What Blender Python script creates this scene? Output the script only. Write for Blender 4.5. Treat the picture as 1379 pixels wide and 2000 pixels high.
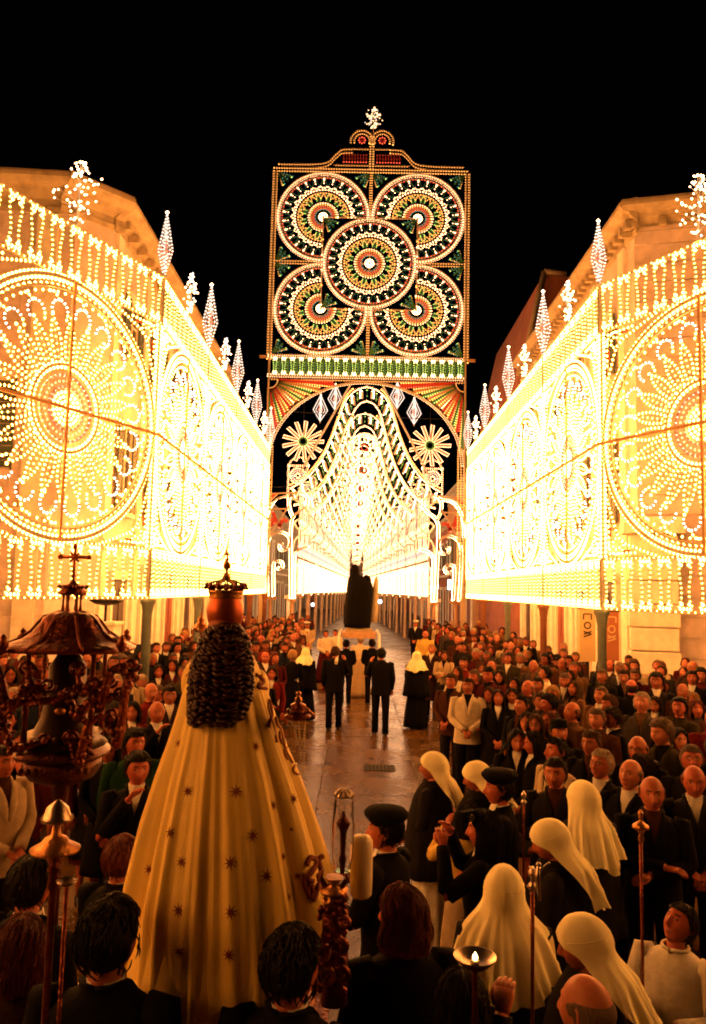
import bpy, math, random
import numpy as np
from math import sin, cos, pi, radians as R, sqrt, exp, atan2, hypot
from mathutils import Vector, Matrix
random.seed(7)
rnd = random.Random(11)
D = bpy.data
scene = bpy.context.scene
C = scene.collection
for o in list(D.objects):
    D.objects.remove(o)

# ---------------------------------------------------------------- camera
CAM_H, FPX, TILT, ROLL, YAW = 3.0, 1500.0, R(5.71), R(1.35), R(0.53)
cam_d = D.cameras.new('camera')
cam = D.objects.new('camera', cam_d)
C.objects.link(cam)
F0 = Vector((-sin(YAW) * cos(TILT), cos(YAW) * cos(TILT), sin(TILT)))
R0 = Vector((cos(YAW), sin(YAW), 0))
U0 = R0.cross(F0)
RR = R0 * cos(ROLL) + U0 * sin(ROLL)
UU = -R0 * sin(ROLL) + U0 * cos(ROLL)
cam.matrix_world = Matrix(((RR.x, UU.x, -F0.x, 0), (RR.y, UU.y, -F0.y, 0), (RR.z, UU.z, -F0.z, CAM_H), (0, 0, 0, 1)))
cam_d.sensor_width = 36
cam_d.sensor_fit = 'VERTICAL'
cam_d.sensor_height = 36
cam_d.lens = 36 * FPX / 2000
cam_d.clip_start, cam_d.clip_end = 0.05, 600
scene.camera = cam
CP = Vector((0, 0, CAM_H))


def ray(px, py):
    return (F0 + RR * ((px - 689.5) / FPX) + UU * ((1000 - py) / FPX))


def at(px, py, Y):                       # the world point at depth Y seen there in the photograph (for surveying positions)
    d = ray(px, py)
    return CP + d * (Y / d.y)


def on(px, py, z):                       # the same on the horizontal plane at height z
    d = ray(px, py)
    return CP + d * ((z - CAM_H) / d.z)


def img(p):                              # world -> photograph pixel
    d = Vector(p) - CP
    k = FPX / d.dot(F0)
    return 689.5 + d.dot(RR) * k, 1000 - d.dot(UU) * k


# ---------------------------------------------------------------- night sky, exposure, renderer
w = D.worlds.new('World')
scene.world = w
w.use_nodes = True
bg = w.node_tree.nodes['Background']
bg.inputs[0].default_value = (0.10, 0.09, 0.12, 1)
bg.inputs[1].default_value = 0.003
vs = scene.view_settings
scene.display_settings.display_device = 'sRGB'
vs.view_transform = 'Standard'
vs.look = 'None'
vs.exposure = 0.0
vs.gamma = 1
vs.use_curve_mapping = False
scene.render.engine = 'CYCLES'
cy = scene.cycles
cy.use_denoising = True
cy.denoiser = 'OPENIMAGEDENOISE'
cy.denoising_input_passes = 'RGB_ALBEDO_NORMAL'
cy.max_bounces = 5
cy.diffuse_bounces = 2
cy.glossy_bounces = 3
cy.transmission_bounces = 4
cy.transparent_max_bounces = 6
cy.sample_clamp_indirect = 3.0
cy.use_light_tree = True
cy.caustics_reflective = False
cy.caustics_refractive = False
cy.filter_width = 1.9
cy.pixel_filter_type = 'BLACKMAN_HARRIS'

# brightness of the bulbs (radiance): galleries near, tower, galleries beyond
L_GAL, L_TOW, L_FAR = 58.0, 11.0, 36.0
LAMP = (1.0, 0.32, 0.055)


# ---------------------------------------------------------------- materials
def mat(name, col, rough=.7, metal=0., noise=0., nscale=8., bump=0., bscale=40., spec=.5, rnd_v=0., coat=0., trans=0., sheen=0.):
    m = D.materials.new(name)
    m.use_nodes = True
    nt = m.node_tree
    b = nt.nodes['Principled BSDF']
    b.inputs['Base Color'].default_value = (*col, 1)
    b.inputs['Roughness'].default_value = rough
    b.inputs['Metallic'].default_value = metal
    b.inputs['Specular IOR Level'].default_value = spec
    if coat: b.inputs['Coat Weight'].default_value = coat
    if trans: b.inputs['Transmission Weight'].default_value = trans
    if sheen: b.inputs['Sheen Weight'].default_value = sheen
    src = None
    if noise or bump:
        tc = nt.nodes.new('ShaderNodeTexCoord')
    if noise:
        n = nt.nodes.new('ShaderNodeTexNoise')
        n.inputs['Scale'].default_value = nscale
        n.inputs['Detail'].default_value = 6
        n.inputs['Roughness'].default_value = .65
        nt.links.new(tc.outputs['Object'], n.inputs['Vector'])
        mr = nt.nodes.new('ShaderNodeMapRange')
        mr.inputs[1].default_value, mr.inputs[2].default_value = .28, .72
        mr.inputs[3].default_value, mr.inputs[4].default_value = 1 - noise, 1 + noise
        nt.links.new(n.outputs['Fac'], mr.inputs[0])
        src = mr.outputs[0]
    if rnd_v:
        oi = nt.nodes.new('ShaderNodeObjectInfo')
        m2 = nt.nodes.new('ShaderNodeMapRange')
        m2.inputs[3].default_value, m2.inputs[4].default_value = 1 - rnd_v, 1 + rnd_v
        nt.links.new(oi.outputs['Random'], m2.inputs[0])
        if src is not None:
            mm = nt.nodes.new('ShaderNodeMath')
            mm.operation = 'MULTIPLY'
            nt.links.new(src, mm.inputs[0])
            nt.links.new(m2.outputs[0], mm.inputs[1])
            src = mm.outputs[0]
        else:
            src = m2.outputs[0]
    if src is not None:
        vm = nt.nodes.new('ShaderNodeVectorMath')
        vm.operation = 'SCALE'
        vm.inputs[0].default_value = col
        nt.links.new(src, vm.inputs['Scale'])
        nt.links.new(vm.outputs[0], b.inputs['Base Color'])
    if bump:
        n2 = nt.nodes.new('ShaderNodeTexNoise')
        n2.inputs['Scale'].default_value = bscale
        n2.inputs['Detail'].default_value = 4
        nt.links.new(tc.outputs['Object'], n2.inputs['Vector'])
        bp = nt.nodes.new('ShaderNodeBump')
        bp.inputs['Strength'].default_value = bump
        bp.inputs['Distance'].default_value = .02
        nt.links.new(n2.outputs['Fac'], bp.inputs['Height'])
        nt.links.new(bp.outputs[0], b.inputs['Normal'])
    return m


def glow(name, col, strength):
    m = D.materials.new(name)
    m.use_nodes = True
    nt = m.node_tree
    nt.nodes.remove(nt.nodes['Principled BSDF'])
    e = nt.nodes.new('ShaderNodeEmission')
    e.inputs[0].default_value = (*col, 1)
    e.inputs[1].default_value = strength
    nt.links.new(e.outputs[0], nt.nodes['Material Output'].inputs[0])
    return m


timber = mat('painted_timber', (.62, .56, .46), .55, noise=.15, nscale=6)
timber_far = mat('painted_timber_far', (.6, .45, .3), .6)
timber_red = mat('red_painted_timber', (.55, .05, .03), .55)
timber_green = mat('green_painted_timber', (.07, .25, .09), .55)
timber_brown = mat('brown_timber', (.55, .33, .17), .7, noise=.2)


def bulbset(tag, L):
    return [glow('bulb_warm_' + tag, LAMP if tag == 'gallery' else (1, .52, .24), L), glow('bulb_green_' + tag, (.70, .62, .12), L * .2) if tag == 'gallery' else glow('bulb_green_' + tag, (.55, .85, .16), L * .22),
            glow('bulb_cool_' + tag, (1, .55, .42) if tag == 'gallery' else (.9, .72, .60), L * .3), glow('bulb_red_' + tag, (1, .1, .04), L * .28),
            glow('bulb_orange_' + tag, (1, .36, .07), L * .5), glow('bulb_teal_' + tag, (.12, .45, .3), L * .12)]


MG = [timber] + bulbset('gallery', L_GAL) + [timber_red, timber_green, timber_brown]
MT = [timber_far] + bulbset('tower', L_TOW) + [timber_red, timber_green, timber_brown]
MI_ = [timber_brown] + bulbset('inner', 4.0) + [timber_red, timber_green, timber_brown]
MF = [timber_far] + bulbset('far', L_FAR) + [timber_red, timber_green, timber_brown]
WARM, GREEN, COOL, RED, ORANGE, TEAL, T_RED, T_GREEN, T_BROWN = 1, 2, 3, 4, 5, 6, 7, 8, 9


# ---------------------------------------------------------------- objects
def tag(o, label=None, cat=None, group=None, kind=None):
    if label: o['label'] = label
    if cat: o['category'] = cat
    if group: o['group'] = group
    if kind: o['kind'] = kind
    return o


def empty(name, loc=(0, 0, 0), rz=0., label=None, cat=None, group=None, kind=None):
    o = D.objects.new(name, None)
    o.empty_display_size = .2
    C.objects.link(o)
    o.location = loc
    o.rotation_euler = (0, 0, rz)
    return tag(o, label, cat, group, kind)


def link(name, me, parent=None, kind=None):
    o = D.objects.new(name, me)
    C.objects.link(o)
    if parent is not None: o.parent = parent
    if kind: o['kind'] = kind
    return o


def copy_tree(o, parent=None):
    c = o.copy()
    C.objects.link(c)
    if parent is not None: c.parent = parent
    for ch in list(o.children):
        copy_tree(ch, c)
    return c


OCT_V = np.array([(1, 0, 0), (-1, 0, 0), (0, 1, 0), (0, -1, 0), (0, 0, 1), (0, 0, -1)], float)
OCT_F = np.array([(0, 2, 4), (2, 1, 4), (1, 3, 4), (3, 0, 4), (2, 0, 5), (1, 2, 5), (3, 1, 5), (0, 3, 5)])


class MB:
    """collects quads, boxes, tubes, lofts and bulbs; build() links them as one mesh object"""
    def __init__(s):
        s.v, s.f, s.m, s.sm, s.b = [], [], [], [], []

    def add(s, vs, fs, mi=0, smooth=False):
        n = len(s.v)
        s.v.extend(vs)
        for f in fs:
            s.f.append([i + n for i in f])
            s.m.append(mi)
            s.sm.append(smooth)

    def box(s, c, h, mi=0, rot=None):
        vs = []
        for x in (-1, 1):
            for y in (-1, 1):
                for z in (-1, 1):
                    p = Vector((x * h[0], y * h[1], z * h[2]))
                    if rot is not None: p = rot @ p
                    vs.append((c[0] + p[0], c[1] + p[1], c[2] + p[2]))
        s.add(vs, [(0, 1, 3, 2), (4, 6, 7, 5), (0, 4, 5, 1), (2, 3, 7, 6), (0, 2, 6, 4), (1, 5, 7, 3)], mi)

    def span(s, x0, x1, y0, y1, z0, z1, mi=0):
        s.box(((x0 + x1) / 2, (y0 + y1) / 2, (z0 + z1) / 2), (abs(x1 - x0) / 2, abs(y1 - y0) / 2, abs(z1 - z0) / 2), mi)

    def grid(s, rows, mi=0, smooth=True, closed=True, cap0=False, cap1=False, skip=None, mfun=None):
        n = len(rows[0])
        base = len(s.v)
        for r in rows:
            s.v.extend([tuple(p) for p in r])
        for i in range(len(rows) - 1):
            for j in range(n if closed else n - 1):
                if skip and skip(i, j): continue
                k = (j + 1) % n
                s.f.append([base + i * n + j, base + i * n + k, base + (i + 1) * n + k, base + (i + 1) * n + j])
                s.m.append(mfun(i, j) if mfun else mi)
                s.sm.append(smooth)
        if cap0:
            s.f.append([base + j for j in range(n)][::-1]); s.m.append(mi); s.sm.append(False)
        if cap1:
            s.f.append([base + (len(rows) - 1) * n + j for j in range(n)]); s.m.append(mi); s.sm.append(False)

    def tube(s, path, rad, n=8, mi=0, cap=True, flat=1., ref=None):
        path = [Vector(p) for p in path]
        if not hasattr(rad, '__len__'): rad = [rad] * len(path)
        rows = []
        a = None
        for i, p in enumerate(path):
            t = (path[min(i + 1, len(path) - 1)] - path[max(i - 1, 0)])
            if t.length < 1e-9: t = Vector((0, 0, 1))
            t.normalize()
            if a is None:
                a = Vector(ref) if ref else (Vector((1, 0, 0)) if abs(t.x) < .9 else Vector((0, 1, 0)))
            a = (a - t * a.dot(t))
            if a.length < 1e-6: a = t.orthogonal()
            a.normalize()
            b = t.cross(a)
            rows.append([p + a * (cos(2 * pi * k / n) * rad[i]) + b * (sin(2 * pi * k / n) * rad[i] * flat) for k in range(n)])
        s.grid(rows, mi, True, True, cap, cap)

    def lathe(s, prof, n=16, mi=0, c=(0, 0, 0), sq=0., rz=0.):
        rows = []
        for r, z in prof:
            row = []
            for k in range(n):
                a = 2 * pi * k / n
                q = 1.
                if sq:
                    q = 1 + sq * (1 / max(abs(cos(a)), abs(sin(a))) - 1)
                row.append((c[0] + r * q * cos(a + rz), c[1] + r * q * sin(a + rz), c[2] + z))
            rows.append(row)
        s.grid(rows, mi, True, True, True, True)

    def ball(s, c, r, mi=0, n=10, m=7):
        if not hasattr(r, '__len__'): r = (r, r, r)
        rows = []
        for i in range(m + 1):
            ph = -pi / 2 + pi * i / m
            q = max(cos(ph), .02)
            rows.append([(c[0] + r[0] * q * cos(2 * pi * k / n), c[1] + r[1] * q * sin(2 * pi * k / n), c[2] + r[2] * sin(ph)) for k in range(n)])
        s.grid(rows, mi, True, True, True, True)

    # --- bulb work in a local plane: u along x, z up, y = depth
    def strip(s, pts, w=.05, d=.03, mi=0, closed=False, y=0.):
        if closed: pts = list(pts) + [pts[0]]
        for (a, b) in zip(pts[:-1], pts[1:]):
            dx, dz = b[0] - a[0], b[1] - a[1]
            l = hypot(dx, dz)
            if l < 1e-5: continue
            nx, nz = -dz / l * w / 2, dx / l * w / 2
            vs = []
            for yy in (y - d / 2, y + d / 2):
                vs += [(a[0] + nx, yy, a[1] + nz), (a[0] - nx, yy, a[1] - nz), (b[0] - nx, yy, b[1] - nz), (b[0] + nx, yy, b[1] + nz)]
            s.add(vs, [(0, 1, 2, 3), (7, 6, 5, 4), (0, 4, 5, 1), (2, 6, 7, 3), (1, 5, 6, 2), (3, 7, 4, 0)], mi)

    def bulb(s, x, y, z, r=.027, mi=WARM):
        s.b.append((x, y, z, r, mi))

    def bulbs(s, pts, sp=.1, mi=WARM, r=.027, closed=False, y=0., keep=None, off=0.):
        if closed: pts = list(pts) + [pts[0]]
        carry = off
        for (a, b) in zip(pts[:-1], pts[1:]):
            l = hypot(b[0] - a[0], b[1] - a[1])
            if l < 1e-6: continue
            t = carry
            while t < l:
                u, z = a[0] + (b[0] - a[0]) * t / l, a[1] + (b[1] - a[1]) * t / l
                if keep is None or keep(u, z): s.b.append((u, y, z, r, mi))
                t += sp
            carry = t - l

    def lit(s, pts, sp=.1, mi=WARM, r=.027, closed=False, y=0., w=.05, d=.03, wm=0, keep=None):
        if keep is None:
            s.strip(pts, w, d, wm, closed, y)
        else:
            pp = list(pts) + ([pts[0]] if closed else [])
            for a, b in zip(pp[:-1], pp[1:]):
                if keep((a[0] + b[0]) / 2, (a[1] + b[1]) / 2): s.strip([a, b], w, d, wm, False, y)
        s.bulbs(pts, sp, mi, r, closed, y + d / 2 + r * .3, keep)

    def mesh(s, name, mats):
        nv = len(s.v)
        me = D.meshes.new(name)
        V = np.array([tuple(p) for p in s.v], float).reshape(-1, 3)
        sizes = [len(f) for f in s.f]
        idx = [i for f in s.f for i in f]
        mi, sm = list(s.m), list(s.sm)
        if s.b:
            bk = 1.25 if mats[1:2] == MT[1:2] or mats[1:2] == MF[1:2] or mats[1:2] == MI_[1:2] else 1.0
            s.b = [(q[0], q[1], q[2], q[3] * bk, q[4]) for q in s.b]
            B = np.array(s.b, float)
            BV = (B[:, None, :3] + OCT_V[None] * B[:, 3][:, None, None]).reshape(-1, 3)
            BF = (OCT_F[None] + (np.arange(len(B)) * 6)[:, None, None]).reshape(-1, 3) + nv
            V = np.vstack([V, BV])
            idx = np.concatenate([np.array(idx, int), BF.reshape(-1)]) if idx else BF.reshape(-1)
            sizes = sizes + [3] * len(BF)
            mi = mi + list(np.repeat(B[:, 4].astype(int), 8))
            sm = sm + [False] * len(BF)
        idx = np.asarray(idx, np.int32)
        sizes = np.asarray(sizes, np.int32)
        me.vertices.add(len(V))
        me.vertices.foreach_set('co', V.astype(np.float32).ravel())
        me.loops.add(len(idx))
        me.loops.foreach_set('vertex_index', idx)
        me.polygons.add(len(sizes))
        me.polygons.foreach_set('loop_start', np.concatenate([[0], np.cumsum(sizes)[:-1]]).astype(np.int32))
        for m_ in mats: me.materials.append(m_)
        me.polygons.foreach_set('material_index', np.asarray(mi, np.int32))
        me.polygons.foreach_set('use_smooth', np.asarray(sm, bool))
        me.update(calc_edges=True)
        me.validate()
        return me

    def build(s, name, mats, parent=None, kind=None):
        if not isinstance(mats, (list, tuple)): mats = [mats]
        return link(name, s.mesh(name, mats), parent, kind)


def arc(cx, cz, r, a0, a1, n, rz=None):
    rz = r if rz is None else rz
    return [(cx + r * cos(a0 + (a1 - a0) * i / n), cz + rz * sin(a0 + (a1 - a0) * i / n)) for i in range(n + 1)]


def circ(cx, cz, r, n=48):
    return arc(cx, cz, r, 0, 2 * pi, n)[:-1]


def spiral(cx, cz, r0, r1, a0, a1, n=20):
    return [(cx + (r0 + (r1 - r0) * i / n) * cos(a0 + (a1 - a0) * i / n), cz + (r0 + (r1 - r0) * i / n) * sin(a0 + (a1 - a0) * i / n)) for i in range(n + 1)]


def spline(pts, n=6):
    out = []
    P = [pts[0]] + list(pts) + [pts[-1]]
    for i in range(1, len(P) - 2):
        for k in range(n):
            t = k / n
            out.append(tuple(.5 * ((2 * P[i][j]) + (-P[i - 1][j] + P[i + 1][j]) * t + (2 * P[i - 1][j] - 5 * P[i][j] + 4 * P[i + 1][j] - P[i + 2][j]) * t * t
                             + (-P[i - 1][j] + 3 * P[i][j] - 3 * P[i + 1][j] + P[i + 2][j]) * t ** 3) for j in range(len(pts[0]))))
    out.append(tuple(pts[-1]))
    return out

# ================================================================ STREET
def wet_material(name, col, r0, r1, bump=.25):
    m = mat(name, col, .3, noise=.35, nscale=1.3)
    nt = m.node_tree
    b = nt.nodes['Principled BSDF']
    tc = nt.nodes.new('ShaderNodeTexCoord')
    n = nt.nodes.new('ShaderNodeTexNoise')
    n.inputs['Scale'].default_value = .8
    n.inputs['Detail'].default_value = 7
    n.inputs['Roughness'].default_value = .7
    nt.links.new(tc.outputs['Object'], n.inputs['Vector'])
    mr = nt.nodes.new('ShaderNodeMapRange')
    mr.inputs[1].default_value, mr.inputs[2].default_value = .4, .6
    mr.inputs[3].default_value, mr.inputs[4].default_value = r0, r1
    nt.links.new(n.outputs['Fac'], mr.inputs[0])
    nt.links.new(mr.outputs[0], b.inputs['Roughness'])
    n2 = nt.nodes.new('ShaderNodeTexNoise')
    n2.inputs['Scale'].default_value = 60
    n2.inputs['Detail'].default_value = 5
    nt.links.new(tc.outputs['Object'], n2.inputs['Vector'])
    n3 = nt.nodes.new('ShaderNodeTexNoise')
    n3.inputs['Scale'].default_value = 5
    n3.inputs['Detail'].default_value = 3
    nt.links.new(tc.outputs['Object'], n3.inputs['Vector'])
    ad = nt.nodes.new('ShaderNodeMath')
    ad.operation = 'ADD'
    nt.links.new(n2.outputs['Fac'], ad.inputs[0])
    nt.links.new(n3.outputs['Fac'], ad.inputs[1])
    bp = nt.nodes.new('ShaderNodeBump')
    bp.inputs['Strength'].default_value = bump
    bp.inputs['Distance'].default_value = .01
    nt.links.new(ad.outputs[0], bp.inputs['Height'])
    nt.links.new(bp.outputs[0], b.inputs['Normal'])
    return m


ground_m = wet_material('wet_ground', (.045, .018, .005), .35, .6)
slab_m = wet_material('wet_stone_slab', (.085, .043, .008), .13, .34)
asph_m = wet_material('wet_asphalt_patch', (.06, .05, .045), .3, .55)
g = MB()
g.add([(-150, -60, 0), (150, -60, 0), (150, 300, 0), (-150, 300, 0)], [(0, 1, 2, 3)])
tag(g.build('ground', ground_m), kind='structure')
street = empty('street', kind='structure')
# stone slabs of the carriageway: each its own slab, slightly tilted, joints 1.5 cm
slab_meshes = []
for k in range(6):
    b = MB()
    x, y, e = .7525, 1.0965, .008
    rows = [[(-x, -y, -.05), (x, -y, -.05), (x, y, -.05), (-x, y, -.05)], [(-x, -y, .022), (x, -y, .022), (x, y, .022), (-x, y, .022)],
            [(-x + e, -y + e, .03), (x - e, -y + e, .03), (x - e, y - e, .03), (-x + e, y - e, .03)]]
    b.grid(rows, 0, False, True, True, True)
    slab_meshes.append(b.mesh('paving_slab', [slab_m]))
for i in range(-2, 3):
    for j in range(0, 17):
        cx, cy_ = .25 + i * 1.51, 1.6 + j * 2.2 + (i % 2) * .9
        o = link('paving_slab', slab_meshes[(i * 5 + j * 3) % 6], street)
        o.location = (cx, cy_, rnd.uniform(-.005, .002))
        o.rotation_euler = (rnd.uniform(-.003, .003), rnd.uniform(-.003, .003), 0)
# iron gully grate in the roadway
gc = on(741, 1500, .03)
gr = empty('gully_grate', (gc.x, gc.y, .026), 0, 'dark iron gully grate set in the wet road behind the white veiled attendants', 'drain grate')
iron = mat('cast_iron', (.02, .017, .015), .5, .6)
b = MB()
for sx in (-1, 1): b.box((sx * .245, 0, .006), (.018, .2, .008))
for sy in (-1, 1): b.box((0, sy * .19, .006), (.24, .018, .008))
b.build('rim', iron, gr)
b = MB(); b.box((0, 0, .003), (.23, .18, .002)); b.build('pit', mat('drain_pit', (.004, .004, .004), .9), gr)
bar = MB(); bar.box((0, 0, .010), (.012, .17, .006)); bm = bar.mesh('bar', [iron])
for k in range(7):
    o = link('bar', bm, gr); o.location.x = -.19 + k * .063

# ================================================================ BUILDINGS
stone = mat('cream_stone', (.66, .54, .50), .85, noise=.3, nscale=1.4, bump=.35, bscale=22)
stone2 = mat('pale_stone_trim', (.80, .73, .60), .8, noise=.2, nscale=3, bump=.3, bscale=30)
stone_dark = mat('weathered_stone', (.42, .34, .22), .9, noise=.35, nscale=2.5, bump=.4, bscale=18)
plaster_red = mat('red_brown_plaster', (.33, .11, .06), .9, noise=.3, nscale=1.2)
door_m = mat('dark_door', (.05, .028, .018), .5, noise=.3)
door_red = mat('red_brown_door', (.23, .06, .03), .5, noise=.2)
glass_m = mat('dark_window_glass', (.015, .014, .013), .12, spec=.6)
shut_m = mat('green_shutter', (.05, .075, .05), .6)


def cornice(name, parent, x0, x1, z, proud, m, corbels=0., lx=None):
    """moulded cornice along local x on the face y=0, projecting to -y"""
    b = MB()
    prof = [(0, -.75), (-.05, -.75), (-.07, -.62), (-.03, -.6), (-.03, -.42), (-.12, -.34), (-.2, -.28), (-.24, -.2), (-.40, -.16), (-.5, -.06), (-.5, .04), (-.44, .06), (-.44, .12), (0, .2)]
    k = proud / .5
    rows = [[(x, p[0] * k, z + p[1]) for p in prof] for x in (x0, x1)]
    b.grid(rows, 0, False, False)
    for r in rows:
        n = len(b.v); b.v.extend(r); b.f.append([n + i for i in range(len(r))]); b.m.append(0); b.sm.append(False)
    o = b.build(name, m, parent)
    if corbels:
        cb = MB(); cb.span(-.09, .09, -.3 * k, -.03, -.58, -.36); me = cb.mesh('corbel', [m])
        n = int((x1 - x0) / corbels)
        for i in range(n):
            c = link('corbel', me, o)
            c.location = (x0 + (i + .5) * (x1 - x0) / n, 0, z)
    return o


def window(parent, x, z0, w_, h_, shutters=False, arch=False):
    b = MB()
    t = .13
    b.span(x - w_ / 2 - t, x - w_ / 2, -.09, .0, z0, z0 + h_)
    b.span(x + w_ / 2, x + w_ / 2 + t, -.09, .0, z0, z0 + h_)
    b.span(x - w_ / 2 - t - .05, x + w_ / 2 + t + .05, -.14, .0, z0 + h_, z0 + h_ + .2)
    b.span(x - .02, x + .02, -.045, -.012, z0, z0 + h_)
    b.span(x - w_ / 2, x + w_ / 2, -.044, -.012, z0 + h_ * .62, z0 + h_ * .62 + .04)
    wo = b.build('window', stone2, parent)
    b = MB(); b.span(x - w_ / 2 + .004, x + w_ / 2 - .004, -.012, -.002, z0 + .004, z0 + h_ - .004); b.build('pane', glass_m, wo)
    b = MB(); b.span(x - w_ / 2 - t - .08, x + w_ / 2 + t + .08, -.2, 0, z0 - .12, z0); b.build('sill', stone2, wo)
    if shutters:
        for sx in (-1, 1):
            b = MB()
            cx = x + sx * (w_ / 2 - .02 + w_ / 4)
            for k in range(12):
                zz = z0 + .06 + k * (h_ - .1) / 12
                b.span(cx - w_ / 4 + .03, cx + w_ / 4 - .03, -.125, -.1, zz, zz + (h_ - .1) / 12 - .03)
            b.span(cx - w_ / 4, cx - w_ / 4 + .03, -.13, -.09, z0, z0 + h_); b.span(cx + w_ / 4 - .03, cx + w_ / 4, -.13, -.09, z0, z0 + h_)
            b.build('shutter', shut_m, wo)
    return wo


def doorway(parent, x, w_, h_, m, lintel=True):
    b = MB()
    b.span(x - w_ / 2 - .16, x - w_ / 2, -.1, 0, 0, h_)
    b.span(x + w_ / 2, x + w_ / 2 + .16, -.1, 0, 0, h_)
    b.span(x - w_ / 2 - .22, x + w_ / 2 + .22, -.16, 0, h_, h_ + .22)
    f = b.build('doorway', stone2, parent)
    b = MB()
    for s in (-1, 1):
        b.span(x + s * w_ / 4 - w_ / 4 + .01, x + s * w_ / 4 + w_ / 4 - .01, -.03, -.004, 0, h_ - .005)
        for (a, c) in ((.15, .42), (.5, .92)):
            b.span(x + s * w_ / 4 - w_ / 4 + .09, x + s * w_ / 4 + w_ / 4 - .09, -.05, -.03, h_ * a, h_ * c)
    b.build('door', m, f)
    return f


def facade(parent, x0, x1, h, bays, m, first='door', pil=True, floors=((4.9, 2.3), (9.0, 1.7)), seed=1, shutters=True):
    """openings along local x, face at y=0 looking to -y"""
    r = random.Random(seed)
    bw = (x1 - x0) / bays
    for i in range(bays):
        cx = x0 + (i + .5) * bw
        doorway(parent, cx, bw * .42, 3.1 + r.choice((0, .25)), r.choice((door_m, door_red, door_m)))
        for (z, hh) in floors:
            if z + hh < h - 1: window(parent, cx, z, bw * .32, hh, shutters and r.random() < .7)
    if pil:
        pm = MB(); pm.span(-.22, .22, -.09, 0, 0, h - .76); pm.span(-.28, .28, -.13, 0, 0, .5); pm.span(-.27, .27, -.14, 0, 3.85, 4.1)
        me = pm.mesh('pilaster', [stone2])
        for i in range(bays + 1):
            o = link('pilaster', me, parent); o.location.x = x0 + i * bw
    b = MB(); b.span(x0, x1, -.12, 0, 4.12, 4.32); b.build('string_course', stone2, parent)


# --- left building: chamfered corner palazzo
lb = empty('corner_building', (0, 0, 0), 0, 'cream stone corner building with chamfered corner, behind the left light wheel', 'building')
LH = 12.75
A, B_, Cc, Dd = Vector((-15.5, 17.4)), Vector((-7.3, 18.0)), Vector((-6.45, 18.9)), Vector((-6.45, 36.0))


def wall_run(parent, a, b, h, m, th=.6):
    """an Empty-free wing: returns (part, length) where part is the wall mesh whose local x runs a->b, local -y faces the street"""
    d = (b - a)
    o_rot = atan2(d.y, d.x)
    wl = MB(); wl.span(0, d.length, 0, th, 0, h)
    o = wl.build('wall', m, parent)
    o.location = (a.x, a.y, 0)
    o.rotation_euler = (0, 0, o_rot)
    return o, d.length


# sub-walls: faces must look towards the street (local -y); order the points accordingly
wa, l1 = wall_run(lb, A, B_, LH, stone)
cornice('cornice', wa, 0, l1 + .2, LH, .5, stone_dark)
for (x, z0, w_, h_) in ((3.2, 5.6, 1.1, 2.2), (6.3, 5.6, 1.0, 2.2)):
    window(wa, x, z0, w_, h_, True)
doorway(wa, 2.4, 1.5, 3.3, door_m)
doorway(wa, 6.2, 1.0, 3.2, door_red)
b = MB(); b.span(0, l1, -.12, 0, 4.5, 4.72); b.build('string_course', stone2, wa)
b = MB(); b.span(4.2, 4.75, -.1, 0, 0, LH - .8); b.build('pilaster', stone2, wa)
b = MB(); b.span(7.5, 8.0, -.1, 0, 0, LH - .8); b.build('pilaster', stone2, wa)
course = MB(); course.span(0, l1 - .02, -.035, 0, .01, .54); cm = course.mesh('stone_course', [stone])
for k in range(8): link('stone_course', cm, wa).location = (0, 0, k * .55)
jt = MB(); jt.span(-.42, .42, -.02, 0, 4.8, LH - .85); jm = jt.mesh('stone_panel', [stone])
for k in range(7): link('stone_panel', jm, wa).location = (.8 + k * 1.18 + (.1 if k > 3 else 0), 0, 0)
wb, l2 = wall_run(lb, B_, Cc, LH, stone)
cornice('cornice', wb, -.25, l2 + .25, LH, .5, stone_dark)
wc, l3 = wall_run(lb, Cc, Dd, LH, stone)
cornice('cornice', wc, -.1, l3, LH, .5, stone_dark, corbels=.75)
facade(wc, .3, l3 - .3, LH, 6, stone, seed=3)
b = MB(); b.add([(-15.5, 17.4, LH + .1), (-7.3, 18, LH + .1), (-6.45, 18.9, LH + .1), (-6.45, 36, LH + .1), (-15.5, 36, LH + .1)], [(0, 1, 2, 3, 4)])
b.build('roof', stone_dark, lb)
# --- right building: rusticated corner
RH = 13.0
rb = empty('corner_building', (0, 0, 0), 0, 'ochre stone corner building behind the right light wheel, banded masonry and dark corbels', 'building')
A2, B2, C2 = Vector((6.95, 33.0)), Vector((6.95, 19.2)), Vector((15.5, 17.0))
wd, l4 = wall_run(rb, A2, B2, RH, stone)
cornice('cornice', wd, 0, l4 + .3, RH, .45, stone_dark, corbels=.42)
facade(wd, .4, l4 - .8, RH, 5, stone, seed=9)
we, l5 = wall_run(rb, B2, C2, RH, stone)
cornice('cornice', we, -.3, l5, RH, .45, stone_dark, corbels=.62)
course = MB(); course.span(0, l5 - .02, -.06, 0, .015, .485); cm = course.mesh('stone_course', [stone])
for k in range(25):
    o = link('stone_course', cm, we); o.location = (.45 if k % 2 else .0, 0, .0 + k * .5)
    o.scale.x = (l5 - .5) / l5
for k, x in enumerate((3.0, 5.6, 8.0)):
    window(we, x, 5.0, 1.0, 2.2, k != 1).location.y = -.061
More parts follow.
